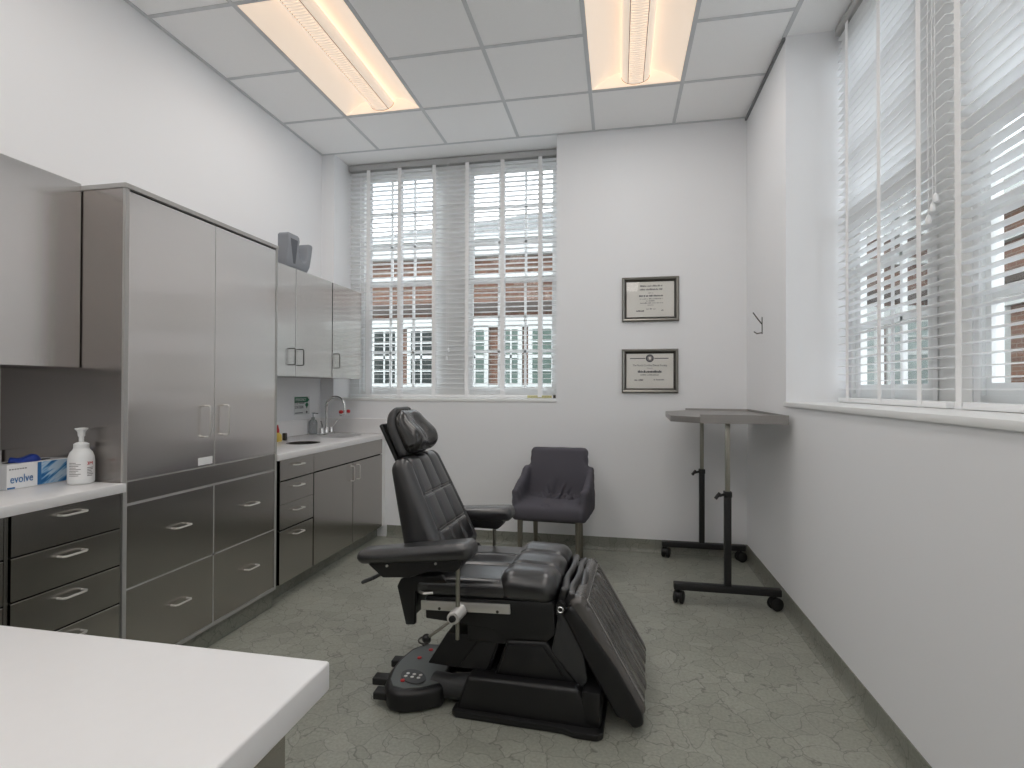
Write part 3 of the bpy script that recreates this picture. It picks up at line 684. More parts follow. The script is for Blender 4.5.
for k in range(9):
    b2_ = arc_label(0.0446, -1.65, -1.65 + 0.75 + 0.2 * math.sin(k * 2.1), 0.034 + k * 0.0062, 0.0362 + k * 0.0062, 8); me = bpy.data.meshes.new('x'); b2_.to_mesh(me); b2_.free(); bm.from_mesh(me); bpy.data.meshes.remove(me)
obj('label_print', bm, 'ink_faint', lab, smooth=2)
bm = NB()
for k in range(6):
    b2_ = arc_label(0.0446, -0.28, 0.18 + 0.1 * math.sin(k * 1.7), 0.032 + k * 0.0062, 0.0345 + k * 0.0062, 8); me = bpy.data.meshes.new('x'); b2_.to_mesh(me); b2_.free(); bm.from_mesh(me); bpy.data.meshes.remove(me)
obj('small_print', bm, 'ink_faint', lab, smooth=2)
a = -0.06
text_mesh('red_mark', '3M', 0.018, 'red', lab, face_to((math.cos(a), math.sin(a), 0), (0.0449 * math.cos(a), 0.0449 * math.sin(a), 0.081)))

# ------------------------------------------------------------------ sink side things
ZS = 0.8788
t = thing('faucet', 'chrome gooseneck faucet with red-capped eyewash heads behind the sink', 'faucet', (-2.40, 4.13, ZS))
bm = NB(); box(bm, -0.03, 0.03, -0.10, 0.10, 0, 0.014); bevel(bm, 0.005, 3); obj('deck_plate', bm, 'chrome', t)
bm = NB(); pts = [(0, 0, 0.01), (0, 0, 0.18)]
for k in range(0, 13):
    a = PI - PI * 0.98 * k / 12; pts.append((0.082 + 0.082 * math.cos(a), 0, 0.23 + 0.082 * math.sin(a)))
pts.append((0.165, 0, 0.20)); tube(bm, pts, 0.0105, 14); lathe(bm, [(0.02, 0.012), (0.018, 0.05), (0.012, 0.06)]); sp = obj('spout', bm, 'chrome', t, smooth=1.0)
bm = NB(); tube(bm, [(0.165, 0, 0.205), (0.165, 0, 0.165)], 0.016, 14); tube(bm, [(0.165, -0.065, 0.175), (0.165, 0.065, 0.175)], 0.009, 10); tube(bm, [(0.165, 0, 0.17), (0.13, -0.02, 0.16)], 0.008, 8); eh = obj('eyewash_head', bm, 'chrome', t, smooth=1.0)
for s in (-1, 1):
    bm = NB(); lathe(bm, [(0.012, 0.0), (0.017, 0.006), (0.017, 0.022), (0.008, 0.028)], (0.165, s * 0.06, 0.176), 16); obj('dust_cap', bm, 'red', eh, smooth=0.8)
for s in (-1, 1):
    bm = NB(); lathe(bm, [(0.022, 0.01), (0.019, 0.045), (0.016, 0.055), (0.006, 0.058)], (0, s * 0.075, 0), 16); tube(bm, [(0, s * 0.075, 0.05), (0.02, s * 0.10, 0.075), (0.03, s * 0.135, 0.115)], [0.007, 0.006, 0.005], 8); obj('lever', bm, 'chrome', t, smooth=0.9)
t = thing('pump_bottle', 'clear plastic pump bottle behind the faucet at the corner of the counter', 'bottle', (-2.505, 4.10, ZS))
bm = NB(); lathe(bm, [(0.030, 0), (0.034, 0.006), (0.034, 0.10), (0.026, 0.118), (0.014, 0.124)]); obj('body', bm, 'bottle_clear', t, smooth=0.9)
bm = NB(); lathe(bm, [(0.015, 0.122), (0.015, 0.140), (0.005, 0.142), (0.005, 0.170), (0.012, 0.172), (0.012, 0.180)], n=16); tube(bm, [(0, 0, 0.175), (0.045, 0, 0.172)], 0.005, 8); obj('pump', bm, 'bottle_clear', t, smooth=0.7)
t = thing('squeeze_bottle', 'tiny yellow bottle with a red nozzle at the counter end by the tall cabinet', 'bottle', (-2.40, 3.47, ZS))
bm = NB(); lathe(bm, [(0.026, 0), (0.030, 0.004), (0.028, 0.045), (0.014, 0.062), (0.010, 0.066)], n=18); obj('body', bm, 'yellow', t, smooth=0.9)
bm = NB(); lathe(bm, [(0.012, 0.064), (0.012, 0.080), (0.005, 0.115), (0.002, 0.120)], n=14); obj('nozzle', bm, 'red', t, smooth=0.9)
t = thing('cable_tie_tool', 'small dark holder standing beside the yellow bottle on the sink counter', 'holder', (-2.40, 3.555, ZS))
bm = NB(); box(bm, -0.014, 0.014, -0.012, 0.012, 0, 0.055); bevel(bm, 0.005, 2); obj('body', bm, 'frame_in', t)
t.name = 'small_holder'
# wall sign
t = thing('wall_sign', 'green and white emergency eye wash station sign on the left wall above the counter', 'sign', (XL + 0.001, 4.02, 1.12))
bm = NB(); box(bm, 0, 0.002, -0.11, 0.11, -0.075, 0.075); obj('panel', bm, 'sign', t)
bm = NB(); prism(bm, [(-0.105, 0.025), (0.075, 0.025), (0.105, 0.045), (0.075, 0.070), (-0.105, 0.070)], 'x', 0.0021, 0.0028); hd = obj('green_arrow', bm, 'green', t)
text_mesh('heading', 'EMERGENCY', 0.034, 'sign', hd, face_to((1, 0, 0), (0.0031, -0.018, 0.047)), squeeze=0.78)
text_mesh('lettering', 'EYE WASH\nSTATION', 0.036, 'ink', t, face_to((1, 0, 0), (0.0026, -0.102, 0.004)), align='LEFT', squeeze=0.8)
bm = NB()
for k in range(8): box(bm, 0.0021, 0.0027, -0.10 + k * 0.014, -0.09 + k * 0.014, -0.064, -0.056)
obj('fine_print', bm, 'ink', t)
bm = NB(); prism(bm, [(0.068 + 0.022 * math.cos(a), 0.005 + 0.016 * math.sin(a)) for a in [2 * PI * i / 16 for i in range(16)]], 'x', 0.0021, 0.0027); prism(bm, [(0.056, -0.008), (0.080, -0.008), (0.068, -0.028)], 'x', 0.0021, 0.0027); obj('pictogram', bm, 'green', t)
bm = NB(); prism(bm, [(0.068, -0.046), (0.082, -0.056), (0.068, -0.068), (0.054, -0.056)], 'x', 0.0021, 0.0027); obj('small_mark', bm, 'ink', t)

# ------------------------------------------------------------------ framed certificates
def certificate(label, xc, zc, w, h, kind):
    t = thing('framed_certificate', label, 'certificate', (xc, YB - 0.001, zc), group='framed certificates on the back wall')
    bm = NB(); fw = 0.036
    def bar(o, i): # mitred quad bars with a raised middle
        pass
    outer = [(-w / 2, -h / 2), (w / 2, -h / 2), (w / 2, h / 2), (-w / 2, h / 2)]
    loops = []
    for ins, d in ((0, 0.0), (0, -0.016), (0.010, -0.024), (fw * 0.55, -0.021)):
        loops.append([bm.verts.new((math.copysign(w / 2 - ins, x), d, math.copysign(h / 2 - ins, z))) for x, z in outer])
    for a, b in zip(loops, loops[1:]):
        for i in range(4): bm.faces.new((a[i], a[(i + 1) % 4], b[(i + 1) % 4], b[i]))
    bmesh.ops.recalc_face_normals(bm, faces=bm.faces); obj('frame', bm, 'frame', t, smooth=0.2)
    bm = NB(); loops = []
    for ins, d in ((fw * 0.55, -0.021), (fw, -0.008), (fw, -0.004)):
        loops.append([bm.verts.new((math.copysign(w / 2 - ins, x), d, math.copysign(h / 2 - ins, z))) for x, z in outer])
    for a, b in zip(loops, loops[1:]):
        for i in range(4): bm.faces.new((a[i], a[(i + 1) % 4], b[(i + 1) % 4], b[i]))
    bmesh.ops.recalc_face_normals(bm, faces=bm.faces); obj('inner_bevel', bm, 'frame_in', t, smooth=0.2)
    bm = NB(); box(bm, -w / 2 + fw * 0.6, w / 2 - fw * 0.6, -0.006, -0.004, -h / 2 + fw * 0.6, h / 2 - fw * 0.6); pg = obj('page', bm, 'paper', t)
    D = -0.0068; iw, ih = w - 2 * fw, h - 2 * fw
    def strokes(nm, m, z, x0, x1, hh, seed, gap=0.006):
        rnd = random.Random(seed); b = NB(); x = x0
        while x < x1:
            l = rnd.uniform(0.004, 0.010); k = rnd.uniform(0.55, 1.0)
            box(b, x, min(x + l, x1), D, -0.0061, z - hh / 2, z - hh / 2 + hh * k); x += l + rnd.uniform(0.0012, 0.0026) + (gap if rnd.random() < 0.18 else 0)
        return obj(nm, b, m, pg)
    F = face_to((0, -1, 0), (0, 0, 0))
    def T(nm, s, size, m, z, x=0, sq=1.0, al='CENTER'): return text_mesh(nm, s, size, m, pg, face_to((0, -1, 0), (x, D, z)), 0.0003, al, sq)
    if kind == 1:
        for k, (z, x0, x1, hh, m) in enumerate(((0.105, -0.075, 0.095, 0.014, 'ink_faint'), (0.078, -0.078, 0.092, 0.014, 'ink_faint'), (0.050, -0.015, 0.022, 0.007, 'ink_faint'), (0.028, -0.085, 0.095, 0.013, 'ink'), (0.004, -0.078, 0.092, 0.008, 'ink_faint'), (-0.012, -0.03, 0.035, 0.007, 'ink_faint'), (-0.028, -0.075, 0.095, 0.008, 'ink_faint'), (-0.044, -0.02, 0.025, 0.006, 'ink_faint'), (-0.074, -0.03, 0.04, 0.008, 'ink_faint'), (-0.088, -0.105, -0.045, 0.012, 'ink'), (-0.086, 0.082, 0.10, 0.009, 'ink_faint'))):
            strokes('written_line', m, z, x0, x1, hh, 40 + k)
    else:
        bm = NB(); ring_ = [(0.030 * math.cos(a), 0.098 + 0.030 * math.sin(a)) for a in [2 * PI * i / 28 for i in range(28)]]
        prism(bm, ring_, 'y', D, -0.0061); seal = obj('seal', bm, 'ink', pg)
        bm = NB(); prism(bm, [(0.0225 * math.cos(a), 0.098 + 0.0225 * math.sin(a)) for a in [2 * PI * i / 24 for i in range(24)]], 'y', D - 0.0004, D); obj('seal_field', bm, 'ink_faint', seal)
        bm = NB(); prism(bm, [(-0.006, 0.088), (0.006, 0.086), (0.012, 0.100), (0.004, 0.112), (-0.010, 0.106)], 'y', D - 0.0008, D - 0.0004); obj('seal_mark', bm, 'paper', seal)
        bm = NB(); box(bm, -0.150, -0.034, D, -0.0061, 0.094, 0.100); box(bm, 0.034, 0.140, D, -0.0061, 0.094, 0.100); obj('rule', bm, 'ink', pg)
        T('heading', 'The North Carolina Dental Society', 0.021, 'ink', 0.043, 0, 0.86)
        T('presents_line', 'Presents', 0.012, 'ink_faint', 0.021)
        strokes('name_line', 'ink', -0.005, -0.09, 0.088, 0.018, 71, 0.012)
        strokes('membership_line', 'ink_faint', -0.030, -0.07, 0.07, 0.009, 72)
        strokes('signature', 'ink_faint', -0.070, -0.115, -0.05, 0.014, 73); strokes('signature', 'ink_faint', -0.068, 0.03, 0.115, 0.010, 74)
    bm = NB(); box(bm, -w / 2 + fw * 0.9, w / 2 - fw * 0.9, -0.0105, -0.0095, -h / 2 + fw * 0.9, h / 2 - fw * 0.9); obj('glazing', bm, 'picture_glass', t)
certificate('upper of two pewter-framed certificates on the back wall, lines of small writing only', 0.244, 1.960, 0.430, 0.345, 1)
certificate('lower of two pewter-framed certificates on the back wall, with a round dark seal', 0.241, 1.404, 0.425, 0.340, 2)
# coat hook
t = thing('coat_hook', 'small dark wire coat hook on the right wall beside the window recess', 'hook', (XR, 3.87, 1.70))
bm = NB(); box(bm, -0.003, 0, -0.008, 0.008, -0.065, 0.05); obj('plate', bevel(bm, 0.001, 1), 'frame_in', t)
bm = NB(); tube(bm, [(0, 0, 0.0), (-0.02, 0.01, 0.03), (-0.05, 0.035, 0.085)], 0.004, 8); obj('upper_prong', bm, 'frame_in', t)
bm = NB(); tube(bm, [(0, 0, -0.055), (-0.03, 0.015, -0.060), (-0.045, 0.03, -0.045)], 0.004, 8); obj('lower_prong', bm, 'frame_in', t)

# ------------------------------------------------------------------ rolling table
t = thing('rolling_table', 'rolling metal table with a clipped-corner grey top by the right wall', 'table', (0, 0, 0))
poly = [(0.46, 3.215), (0.925, 3.205), (0.932, 4.16), (0.50, 4.24), (0.33, 3.95), (0.31, 3.36)]
bm = NB(); prism(bm, poly, 'z', 1.070, 1.106); bevel(bm, 0.0015, 1); tt = obj('table_top', bm, 'table_top', t)
bm = NB()
def rim(a, b, h=0.014):
    a = Vector((a[0], a[1], 0)); b = Vector((b[0], b[1], 0)); d = (b - a).normalized(); n = Vector((-d.y, d.x, 0)) * 0.012
    pts = [a, b, b + n, a + n]; prism(bm, [(p.x, p.y) for p in pts], 'z', 1.1055, 1.106 + h)
rim(poly[0], poly[1]); rim(poly[1], poly[2]); rim(poly[2], poly[3])
obj('raised_rim', bm, 'table_top', tt)
def leg(yb, xp, zc):
    bm = NB(); box(bm, 0.325, 0.915, yb - 0.025, yb + 0.025, 0.082, 0.122); bevel(bm, 0.005, 2); f = obj('base_foot', bm, 'powder', t)
    bm = NB(); box(bm, xp - 0.019, xp + 0.019, yb - 0.019, yb + 0.019, 0.122, zc); bevel(bm, 0.004, 2); obj('column', bm, 'powder', t)
    bm = NB(); box(bm, xp - 0.013, xp + 0.013, yb - 0.013, yb + 0.013, zc, 1.069); bevel(bm, 0.003, 2); obj('inner_post', bm, 'pole', t)
    bm = NB(); box(bm, xp - 0.022, xp + 0.022, yb - 0.022, yb + 0.022, zc - 0.005, zc + 0.03); bevel(bm, 0.005, 2); c = obj('clamp_collar', bm, 'plastic', t)
    bm = NB(); tube(bm, [(xp - 0.02, yb - 0.01, zc + 0.012), (xp - 0.05, yb - 0.02, zc + 0.004)], 0.008, 10); tube(bm, [(xp - 0.045, yb - 0.018, zc + 0.02), (xp - 0.072, yb - 0.026, zc - 0.012)], 0.010, 10); obj('clamp_lever', bm, 'plastic', c)
    for x, rot in ((0.355, 1.2), (0.885, 0.35)):
        cb = NB(); tube(cb, [(x, yb, 0.068), (x, yb, 0.085)], 0.007, 10)
        mtx = Matrix.Translation((x, yb, 0.0372)) @ Matrix.Rotation(rot, 4, 'Z')
        prism(cb, [(0.034 * math.cos(a), 0.004 + 0.034 * math.sin(a)) for a in [PI * i / 10 - 0.1 for i in range(11)]] + [(-0.030, -0.004), (0.030, -0.004)], 'y', -0.010, 0.010, mtx)
        co = obj('caster', cb, 'plastic', f, smooth=0.9)
        for s in (-1, 1):
            wb = NB(); d = mtx.to_3x3() @ Vector((0, 1, 0)); c0 = Vector((x, yb, 0.0372))
            tube(wb, [c0 + d * s * 0.008, c0 + d * s * 0.012, c0 + d * s * 0.024, c0 + d * s * 0.028], [0.031, 0.0365, 0.0365, 0.031], 22); obj('wheel', wb, 'rubber', co, smooth=0.7)
leg(3.325, 0.627, 0.640); leg(4.205, 0.612, 0.640)

# ------------------------------------------------------------------ grey slipcovered chair
def grey_chair():
    t = thing('side_chair', 'charcoal slipcovered armchair on metal legs against the back wall', 'chair', (-0.452, 3.86, 0), math.radians(-3))
    # local: x right, y towards the wall, z up
    bm = NB()
    rbox(bm, (0.50, 0.50, 0.115), 0.045, (8, 8, 2), mtx=Matrix.Translation((0, -0.005, 0.418)))
    mb_ = Matrix.Translation((0, 0.225, 0.60)) @ Matrix.Rotation(-0.16, 4, 'X')
    rbox(bm, (0.455, 0.085, 0.44), 0.035, (8, 2, 8), warp=lambda p: Vector((p.x * (1.0 - 0.055 * (p.z / 0.22)), p.y, p.z)), mtx=mb_)
    for s in (-1, 1):
        def w(p, s=s):
            k = (p.y + 0.21) / 0.42
            q = Vector(p); q.z += 0.025 + 0.13 * max(0, k - 0.15) ** 1.4 if p.z > 0 else 0; q.x -= s * 0.022 * max(0, k - 0.3) * (1 if p.z > 0 else 0.3)
            return q
        rbox(bm, (0.055, 0.46, 0.20), 0.026, (2, 10, 4), warp=w, mtx=Matrix.Translation((s * 0.243, 0.0, 0.455)) @ Matrix.Rotation(-s * 0.05, 4, 'Z') @ Matrix.Rotation(s * 0.03, 4, 'Y'))
    o = obj('slipcover', bm, 'fabric', t)
    md = o.modifiers.new('r', 'REMESH'); md.mode = 'VOXEL'; md.voxel_size = 0.009
    md = o.modifiers.new('s', 'SMOOTH'); md.iterations = 16; md.factor = 0.6
    dg = bpy.context.evaluated_depsgraph_get(); dg.update(); me = bpy.data.meshes.new_from_object(o.evaluated_get(dg)); o.modifiers.clear(); o.data = me
    folds = [((-0.12, 0.15), (-0.06, 0.06)), ((-0.05, 0.17), (-0.045, 0.05)), ((0.0, 0.02), (0.10, 0.10)), ((0.07, 0.14), (0.02, 0.04)), ((-0.10, 0.06), (0.12, 0.03)), ((0.12, 0.13), (0.06, 0.07)), ((-0.18, 0.10), (-0.07, 0.03)), ((0.20, 0.12), (0.09, 0.02))]
    me.calc_loop_triangles()
    for v in me.vertices:
        n = v.normal; p = v.co; d = 0.0
        d += 0.004 * mnoise.noise(Vector((p.x * 9, p.y * 9, p.z * 7)))
        if n.y < -0.4 and 0.47 < p.z < 0.60 and abs(p.x) < 0.2:              # folds running up the lower back
            for (fx, fz, dx) in ((-0.07, 0.56, 0.25), (-0.02, 0.60, -0.15), (0.06, 0.575, -0.5), (0.10, 0.54, -0.7)):
                xx = fx + dx * (fz - p.z); dd = p.x - xx; fade = max(0.0, min(1.0, (fz - p.z) / 0.05))
                d += fade * (0.012 * math.exp(-(dd / 0.010) ** 2) - 0.006 * math.exp(-((abs(dd) - 0.022) / 0.010) ** 2))
        if p.z > 0.40 and n.z > 0.25 and abs(p.x) < 0.22:               # creases where the cover bunches on the seat
            for (a, b) in folds:
                ax, ay = a; bx, by = b; L2 = (bx - ax) ** 2 + (by - ay) ** 2
                k = max(0, min(1, ((p.x - ax) * (bx - ax) + (p.y - ay) * (by - ay)) / L2))
                dd = math.hypot(p.x - ax - k * (bx - ax), p.y - ay - k * (by - ay))
                d += 0.016 * math.exp(-(dd / 0.011) ** 2) - 0.008 * math.exp(-((dd - 0.02) / 0.010) ** 2)
        if abs(p.x) > 0.19 and p.z > 0.47:
            d += 0.005 * mnoise.noise(Vector((p.x * 6, (p.y + p.z) * 26, 3.1)))
        v.co = p + n * d
    for p in me.polygons: p.use_smooth = True
    for x, y, dx, dy in ((-0.200, -0.205, 0.0, -0.005), (0.200, -0.205, 0.0, -0.005), (-0.168, 0.16, 0.006, 0.05), (0.168, 0.16, 0.006, 0.05)):
        bm = NB(); tube(bm, [(x, y, 0.375), (x + dx * (1 if x < 0 else -1) * -1, y + dy, 0.0008)], [0.020, 0.014], 14); obj('leg', bm, 'leg_metal', t, smooth=0.8)
    bm = NB(); box(bm, -0.215, 0.215, -0.215, 0.19, 0.355, 0.372); obj('under_frame', bevel(bm, 0.003, 1), 'plastic', t)
    return t
grey_chair()

# ------------------------------------------------------------------ treatment chair
t = thing('treatment_chair', 'black padded reclining treatment chair with foot controls in the middle of the floor', 'treatment chair', (-0.45, 2.30, 0), math.radians(-3))
# seat cushion
def groove(x, c, w): return math.exp(-((x - c) / w) ** 2)
def wseat(p):
    q = Vector(p)
    if p.z > 0: q.z -= 0.009 * groove(p.y, 0.07, 0.010) + 0.009 * groove(p.y, -0.07, 0.010); q.z += 0.006 * math.cos(p.y * 12)
    return q
bm = NB(); rbox(bm, (0.40, 0.50, 0.085), 0.034, (14, 60, 2), wseat, Matrix.Translation((-0.155, 0, 0.470)) @ Matrix.Rotation(-0.04, 4, 'Y')); obj('seat', bm, 'leather', t, smooth=1.2)
def wknee(p):
    q = Vector(p)
    if p.z > 0:
        q.z -= 0.010 * groove(p.y, 0.083, 0.009) + 0.010 * groove(p.y, -0.083, 0.009); q.z += 0.008 * math.cos(p.x * 9) - 0.004
        q.z += 0.004 * math.cos(p.y * 2 * PI / 0.166)
    if p.x > 0: q.x -= 0.006 * (groove(p.y, 0.083, 0.012) + groove(p.y, -0.083, 0.012)) * (p.x / 0.12)
    return q
bm = NB(); rbox(bm, (0.235, 0.51, 0.118), 0.055, (10, 64, 3), wknee, Matrix.Translation((0.118, 0, 0.486)) @ Matrix.Rotation(0.02, 4, 'Y')); kb = obj('knee_bolster', bm, 'leather', t, smooth=1.2)
bm = NB(); tube(bm, [(0.004, -0.235, 0.505), (0.000, -0.15, 0.515), (0.000, 0, 0.517), (0.000, 0.15, 0.515), (0.004, 0.235, 0.505)], 0.0035, 8); obj('piping', bm, 'stitch', kb)
# bunched apron of leather between bolster and leg rest
bm = NB()
for k, (x, z, h) in enumerate(((0.245, 0.445, 0.05), (0.272, 0.438, 0.058), (0.296, 0.43, 0.05))):
    rbox(bm, (0.030, 0.47, 0.12), 0.014, (2, 24, 4), lambda p, k=k: p + Vector((0.005 * math.sin(p.y * 24 + k * 2), 0, 0.008 * math.sin(p.y * 17 + k))), Matrix.Translation((x, 0, z)) @ Matrix.Rotation(0.25 + 0.10 * k, 4, 'Y'))
obj('gusset', bm, 'leather', t, smooth=1.2)
# backrest: local w=y, h=z, t=x
BM = Matrix.Translation((-0.372, 0, 0.735)) @ Matrix.Rotation(math.radians(-20), 4, 'Y')
def wback(p):
    q = Vector(p); k = min(1, max(0, (p.z + 0.245) / 0.49))                # 0 bottom .. 1 top
    q.y *= 1.02 - 0.20 * k ** 1.5
    thick = (1.28 - 0.58 * k) if p.x > 0 else (2.45 - 1.50 * k)
    q.x = p.x * thick + 0.020 * (1 - k)
    if p.x > 0:
        inner = 1 / (1 + math.exp((abs(p.y) - 0.165) / 0.008))
        q.x -= 0.007 * (groove(p.y, 0.058, 0.008) + groove(p.y, -0.058, 0.008)) * inner
        q.x -= 0.010 * (groove(abs(p.y), 0.168, 0.008))
        q.x -= 0.010 * (groove(p.z, 0.065, 0.007) + groove(p.z, -0.095, 0.007)) * inner
        q.x += 0.004 * inner * abs(math.cos(p.y * PI / 0.116))
    return q
bm = NB(); rbox(bm, (0.105, 0.45, 0.49), 0.045, (2, 76, 76), wback, BM); bk = obj('backrest', bm, 'leather', t, smooth=1.2)
for zz in (0.065, -0.095):
    bm = NB()
    for off in (-0.006, 0.006):
        tube(bm, [BM @ (wback(Vector((0.0525, y, zz + off))) + Vector((0.0012, 0, 0))) for y in [(-0.155 + 0.31 * i / 24) for i in range(25)]], 0.0016, 6)
    obj('stitching', bm, 'stitch', bk)
bm = NB(); rbox(bm, (0.03, 0.30, 0.36), 0.013, (1, 8, 8), lambda p: Vector((p.x, p.y * (1.0 - 0.22 * (p.z + 0.2) / 0.4), p.z)), BM @ Matrix.Translation((-0.056, 0, -0.03)) @ Matrix.Rotation(0.11, 4, 'Y')); obj('back_shell', bm, 'plastic', t)
# headrest
HM = Matrix.Translation((-0.478, 0, 1.067)) @ Matrix.Rotation(math.radians(-27), 4, 'Y')
def whead(p):
    q = Vector(p); k = (p.z + 0.10) / 0.20
    q.y *= (1.0 - 0.10 * k) * math.sqrt(max(0.1, 1 - 0.62 * max(0, p.z / 0.10) ** 3))
    if p.x > 0: q.x *= 1.0 + 0.75 * math.exp(-((p.z + 0.035) / 0.06) ** 2) - 0.25 * k; q.x -= 0.02 * math.exp(-(p.y / 0.05) ** 2) * math.exp(-((p.z + 0.01) / 0.07) ** 2)
    return q
bm = NB(); rbox(bm, (0.075, 0.25, 0.20), 0.036, (2, 18, 14), whead, HM @ Matrix.Translation((0.015, 0, 0))); hp = obj('head_cushion', bm, 'leather_gloss', t, smooth=1.2)
bm = NB(); rbox(bm, (0.046, 0.25, 0.222), 0.022, (2, 20, 16), lambda p: Vector((p.x + 0.030 * max(0, p.z / 0.11) ** 2, p.y * (1 - 0.08 * (p.z + 0.11) / 0.22) * math.sqrt(max(0.08, 1 - 0.72 * max(0, p.z / 0.111) ** 3)), p.z)), HM @ Matrix.Translation((-0.030, 0, 0.012))); obj('head_pad_cover', bm, 'plastic_panel', hp, smooth=1.2)
bm = NB(); rbox(bm, (0.020, 0.19, 0.20), 0.008, (1, 8, 8), None, HM @ Matrix.Translation((-0.078, 0, -0.02))); hb = obj('head_bracket', bm, 'plastic', t)
bm = NB(); tube(bm, [HM @ Vector((-0.070, -0.05, -0.10)), (-0.475, -0.05, 0.93), (-0.455, -0.05, 0.90)], 0.007, 8); tube(bm, [HM @ Vector((-0.070, 0.05, -0.10)), (-0.475, 0.05, 0.93), (-0.455, 0.05, 0.90)], 0.007, 8); obj('support_rod', bm, 'chrome', hb)
bm = NB(); box(bm, -0.089, -0.0885, -0.075, -0.045, 0.05, 0.07, HM); obj('metal_tab', bm, 'nickel', hb)
# arms
def arm(s):
    AM = Matrix.Translation((-0.315, s * 0.30, 0.618 if s < 0 else 0.640)) @ Matrix.Rotation(math.radians(-7 if s < 0 else -3), 4, 'Y')
    def w(p):
        q = Vector(p); k = (p.x + 0.245) / 0.49
        if p.z < 0: q.z *= 1.0
        q.z += 0.010 * (k - 0.5) * (1 if p.z > 0 else -0.6)
        q.y *= 0.86 + 0.14 * math.sin(min(1, k * 1.3) * PI / 2)
        return q
    bm = NB(); rbox(bm, (0.49, 0.118, 0.062), 0.030, (14, 4, 1), w, AM); pad = obj('armrest_pad', bm, 'leather', t, smooth=1.2)
    bm = NB(); prism(bm, [(-0.195, -0.026), (0.205, -0.026), (0.190, -0.058), (0.17, -0.072), (0.06, -0.066), (-0.02, -0.086), (-0.135, -0.083)], 'y', -0.042, 0.042, AM); bevel(bm, 0.005, 2); sh = obj('arm_support', bm, 'plastic', t)
    bm = NB()
    for x in (-0.11, 0.095): tube(bm, [AM @ Vector((x, s * 0.041, -0.036)), AM @ Vector((x, s * 0.046, -0.036))], 0.005, 10)
    obj('screw', bm, 'nickel', sh)
    px = -0.138 if s < 0 else -0.17
    bm = NB(); tube(bm, [(px, s * 0.31, 0.300), (px, s * 0.31, 0.575)], 0.0085, 14); po = obj('arm_post', bm, 'pole', t)
    bm = NB(); tube(bm, [(px - 0.005, s * 0.345, 0.395), (px + 0.006, s * 0.290, 0.406)], [0.024, 0.026], 18); tube(bm, [(px - 0.005, s * 0.347, 0.395), (px - 0.004, s * 0.352, 0.395)], [0.024, 0.020], 18); obj('post_clamp', bm, 'clamp', po, smooth=0.7)
    bm = NB(); tube(bm, [(px - 0.006, s * 0.351, 0.395), (px - 0.007, s * 0.362, 0.395)], [0.014, 0.011], 14); obj('clamp_knob', bm, 'plastic', po)
    bm = NB(); tube(bm, [(px - 0.012, s * 0.345, 0.386), (px - 0.105, s * 0.350, 0.313)], 0.0062, 10); lv = obj('clamp_lever', bm, 'pole', po)
    bm = NB(); lathe(bm, [(0.017 * math.sin(PI * k / 10) + 0.0003, -0.017 * math.cos(PI * k / 10)) for k in range(11)], (px - 0.112, s * 0.350, 0.308), 16); obj('lever_ball', bm, 'plastic', lv, smooth=1.2)
    if s < 0:
        bm = NB(); tube(bm, [(-0.435, s * 0.30, 0.535), (-0.475, s * 0.30, 0.515), (-0.505, s * 0.30, 0.498)], [0.006, 0.007, 0.008], 10); rbox(bm, (0.055, 0.030, 0.014), 0.0065, (3, 2, 1), None, Matrix.Translation((-0.525, s * 0.30, 0.490)) @ Matrix.Rotation(math.radians(-24), 4, 'Y')); obj('tilt_lever', bm, 'plastic_panel', sh, smooth=0.9)
arm(-1); arm(1)
# bracket plates joining back and seat
for s in (-1, 1):
    bm = NB(); prism(bm, [(-0.425, 0.455), (-0.410, 0.485), (-0.385, 0.500), (-0.30, 0.505), (-0.23, 0.515), (-0.20, 0.480), (-0.26, 0.445), (-0.345, 0.440), (-0.345, 0.305), (-0.385, 0.300)], 'y', s * 0.235 - 0.012, s * 0.235 + 0.012); bevel(bm, 0.006, 2); obj('back_bracket', bm, 'plastic', t)
bm = NB(); rbox(bm, (0.05, 0.44, 0.17), 0.02, (1, 6, 4), None, Matrix.Translation((-0.375, 0, 0.395)) @ Matrix.Rotation(math.radians(14), 4, 'Y')); obj('back_crossbar', bm, 'plastic', t)
bm = NB(); tube(bm, [(-0.325, -0.245, 0.441), (-0.30, -0.262, 0.443), (-0.265, -0.250, 0.444)], 0.006, 8); obj('release_handle', bm, 'nickel', t)
# seat frame
FM = Matrix.Rotation(math.radians(-3), 4, 'Y')
bm = NB(); prism(bm, [(-0.300, 0.335), (-0.300, 0.425), (0.225, 0.450), (0.232, 0.33), (0.20, 0.300), (0.02, 0.290), (-0.02, 0.325)], 'y', -0.245, 0.245); bevel(bm, 0.008, 2); fr = obj('seat_frame', bm, 'plastic', t)
bm = NB(); box(bm, -0.19, 0.182, -0.256, -0.2445, 0.383, 0.421, Matrix.Translation((-0.105, 0, 0.0)) @ FM @ Matrix.Translation((0, 0, 0.0))); bevel(bm, 0.004, 2); br = obj('accessory_rail', bm, 'nickel', t)
bm = NB(); box(bm, -0.19, 0.182, 0.2445, 0.256, 0.383, 0.421, Matrix.Translation((-0.105, 0, 0.0)) @ FM); bevel(bm, 0.004, 2); obj('accessory_rail', bm, 'nickel', t)
bm = NB()
for x in (-0.235, 0.005): tube(bm, [(x, -0.2555, 0.393 + (x + 0.1) * 0.05), (x, -0.2575, 0.393 + (x + 0.1) * 0.05)], 0.006, 10)
obj('rail_screw', bm, 'frame_in', br)
bm = NB(); box(bm, -0.125, 0.105, -0.235, 0.235, 0.265, 0.335); bevel(bm, 0.004, 1); obj('lower_frame', bm, 'plastic', t)
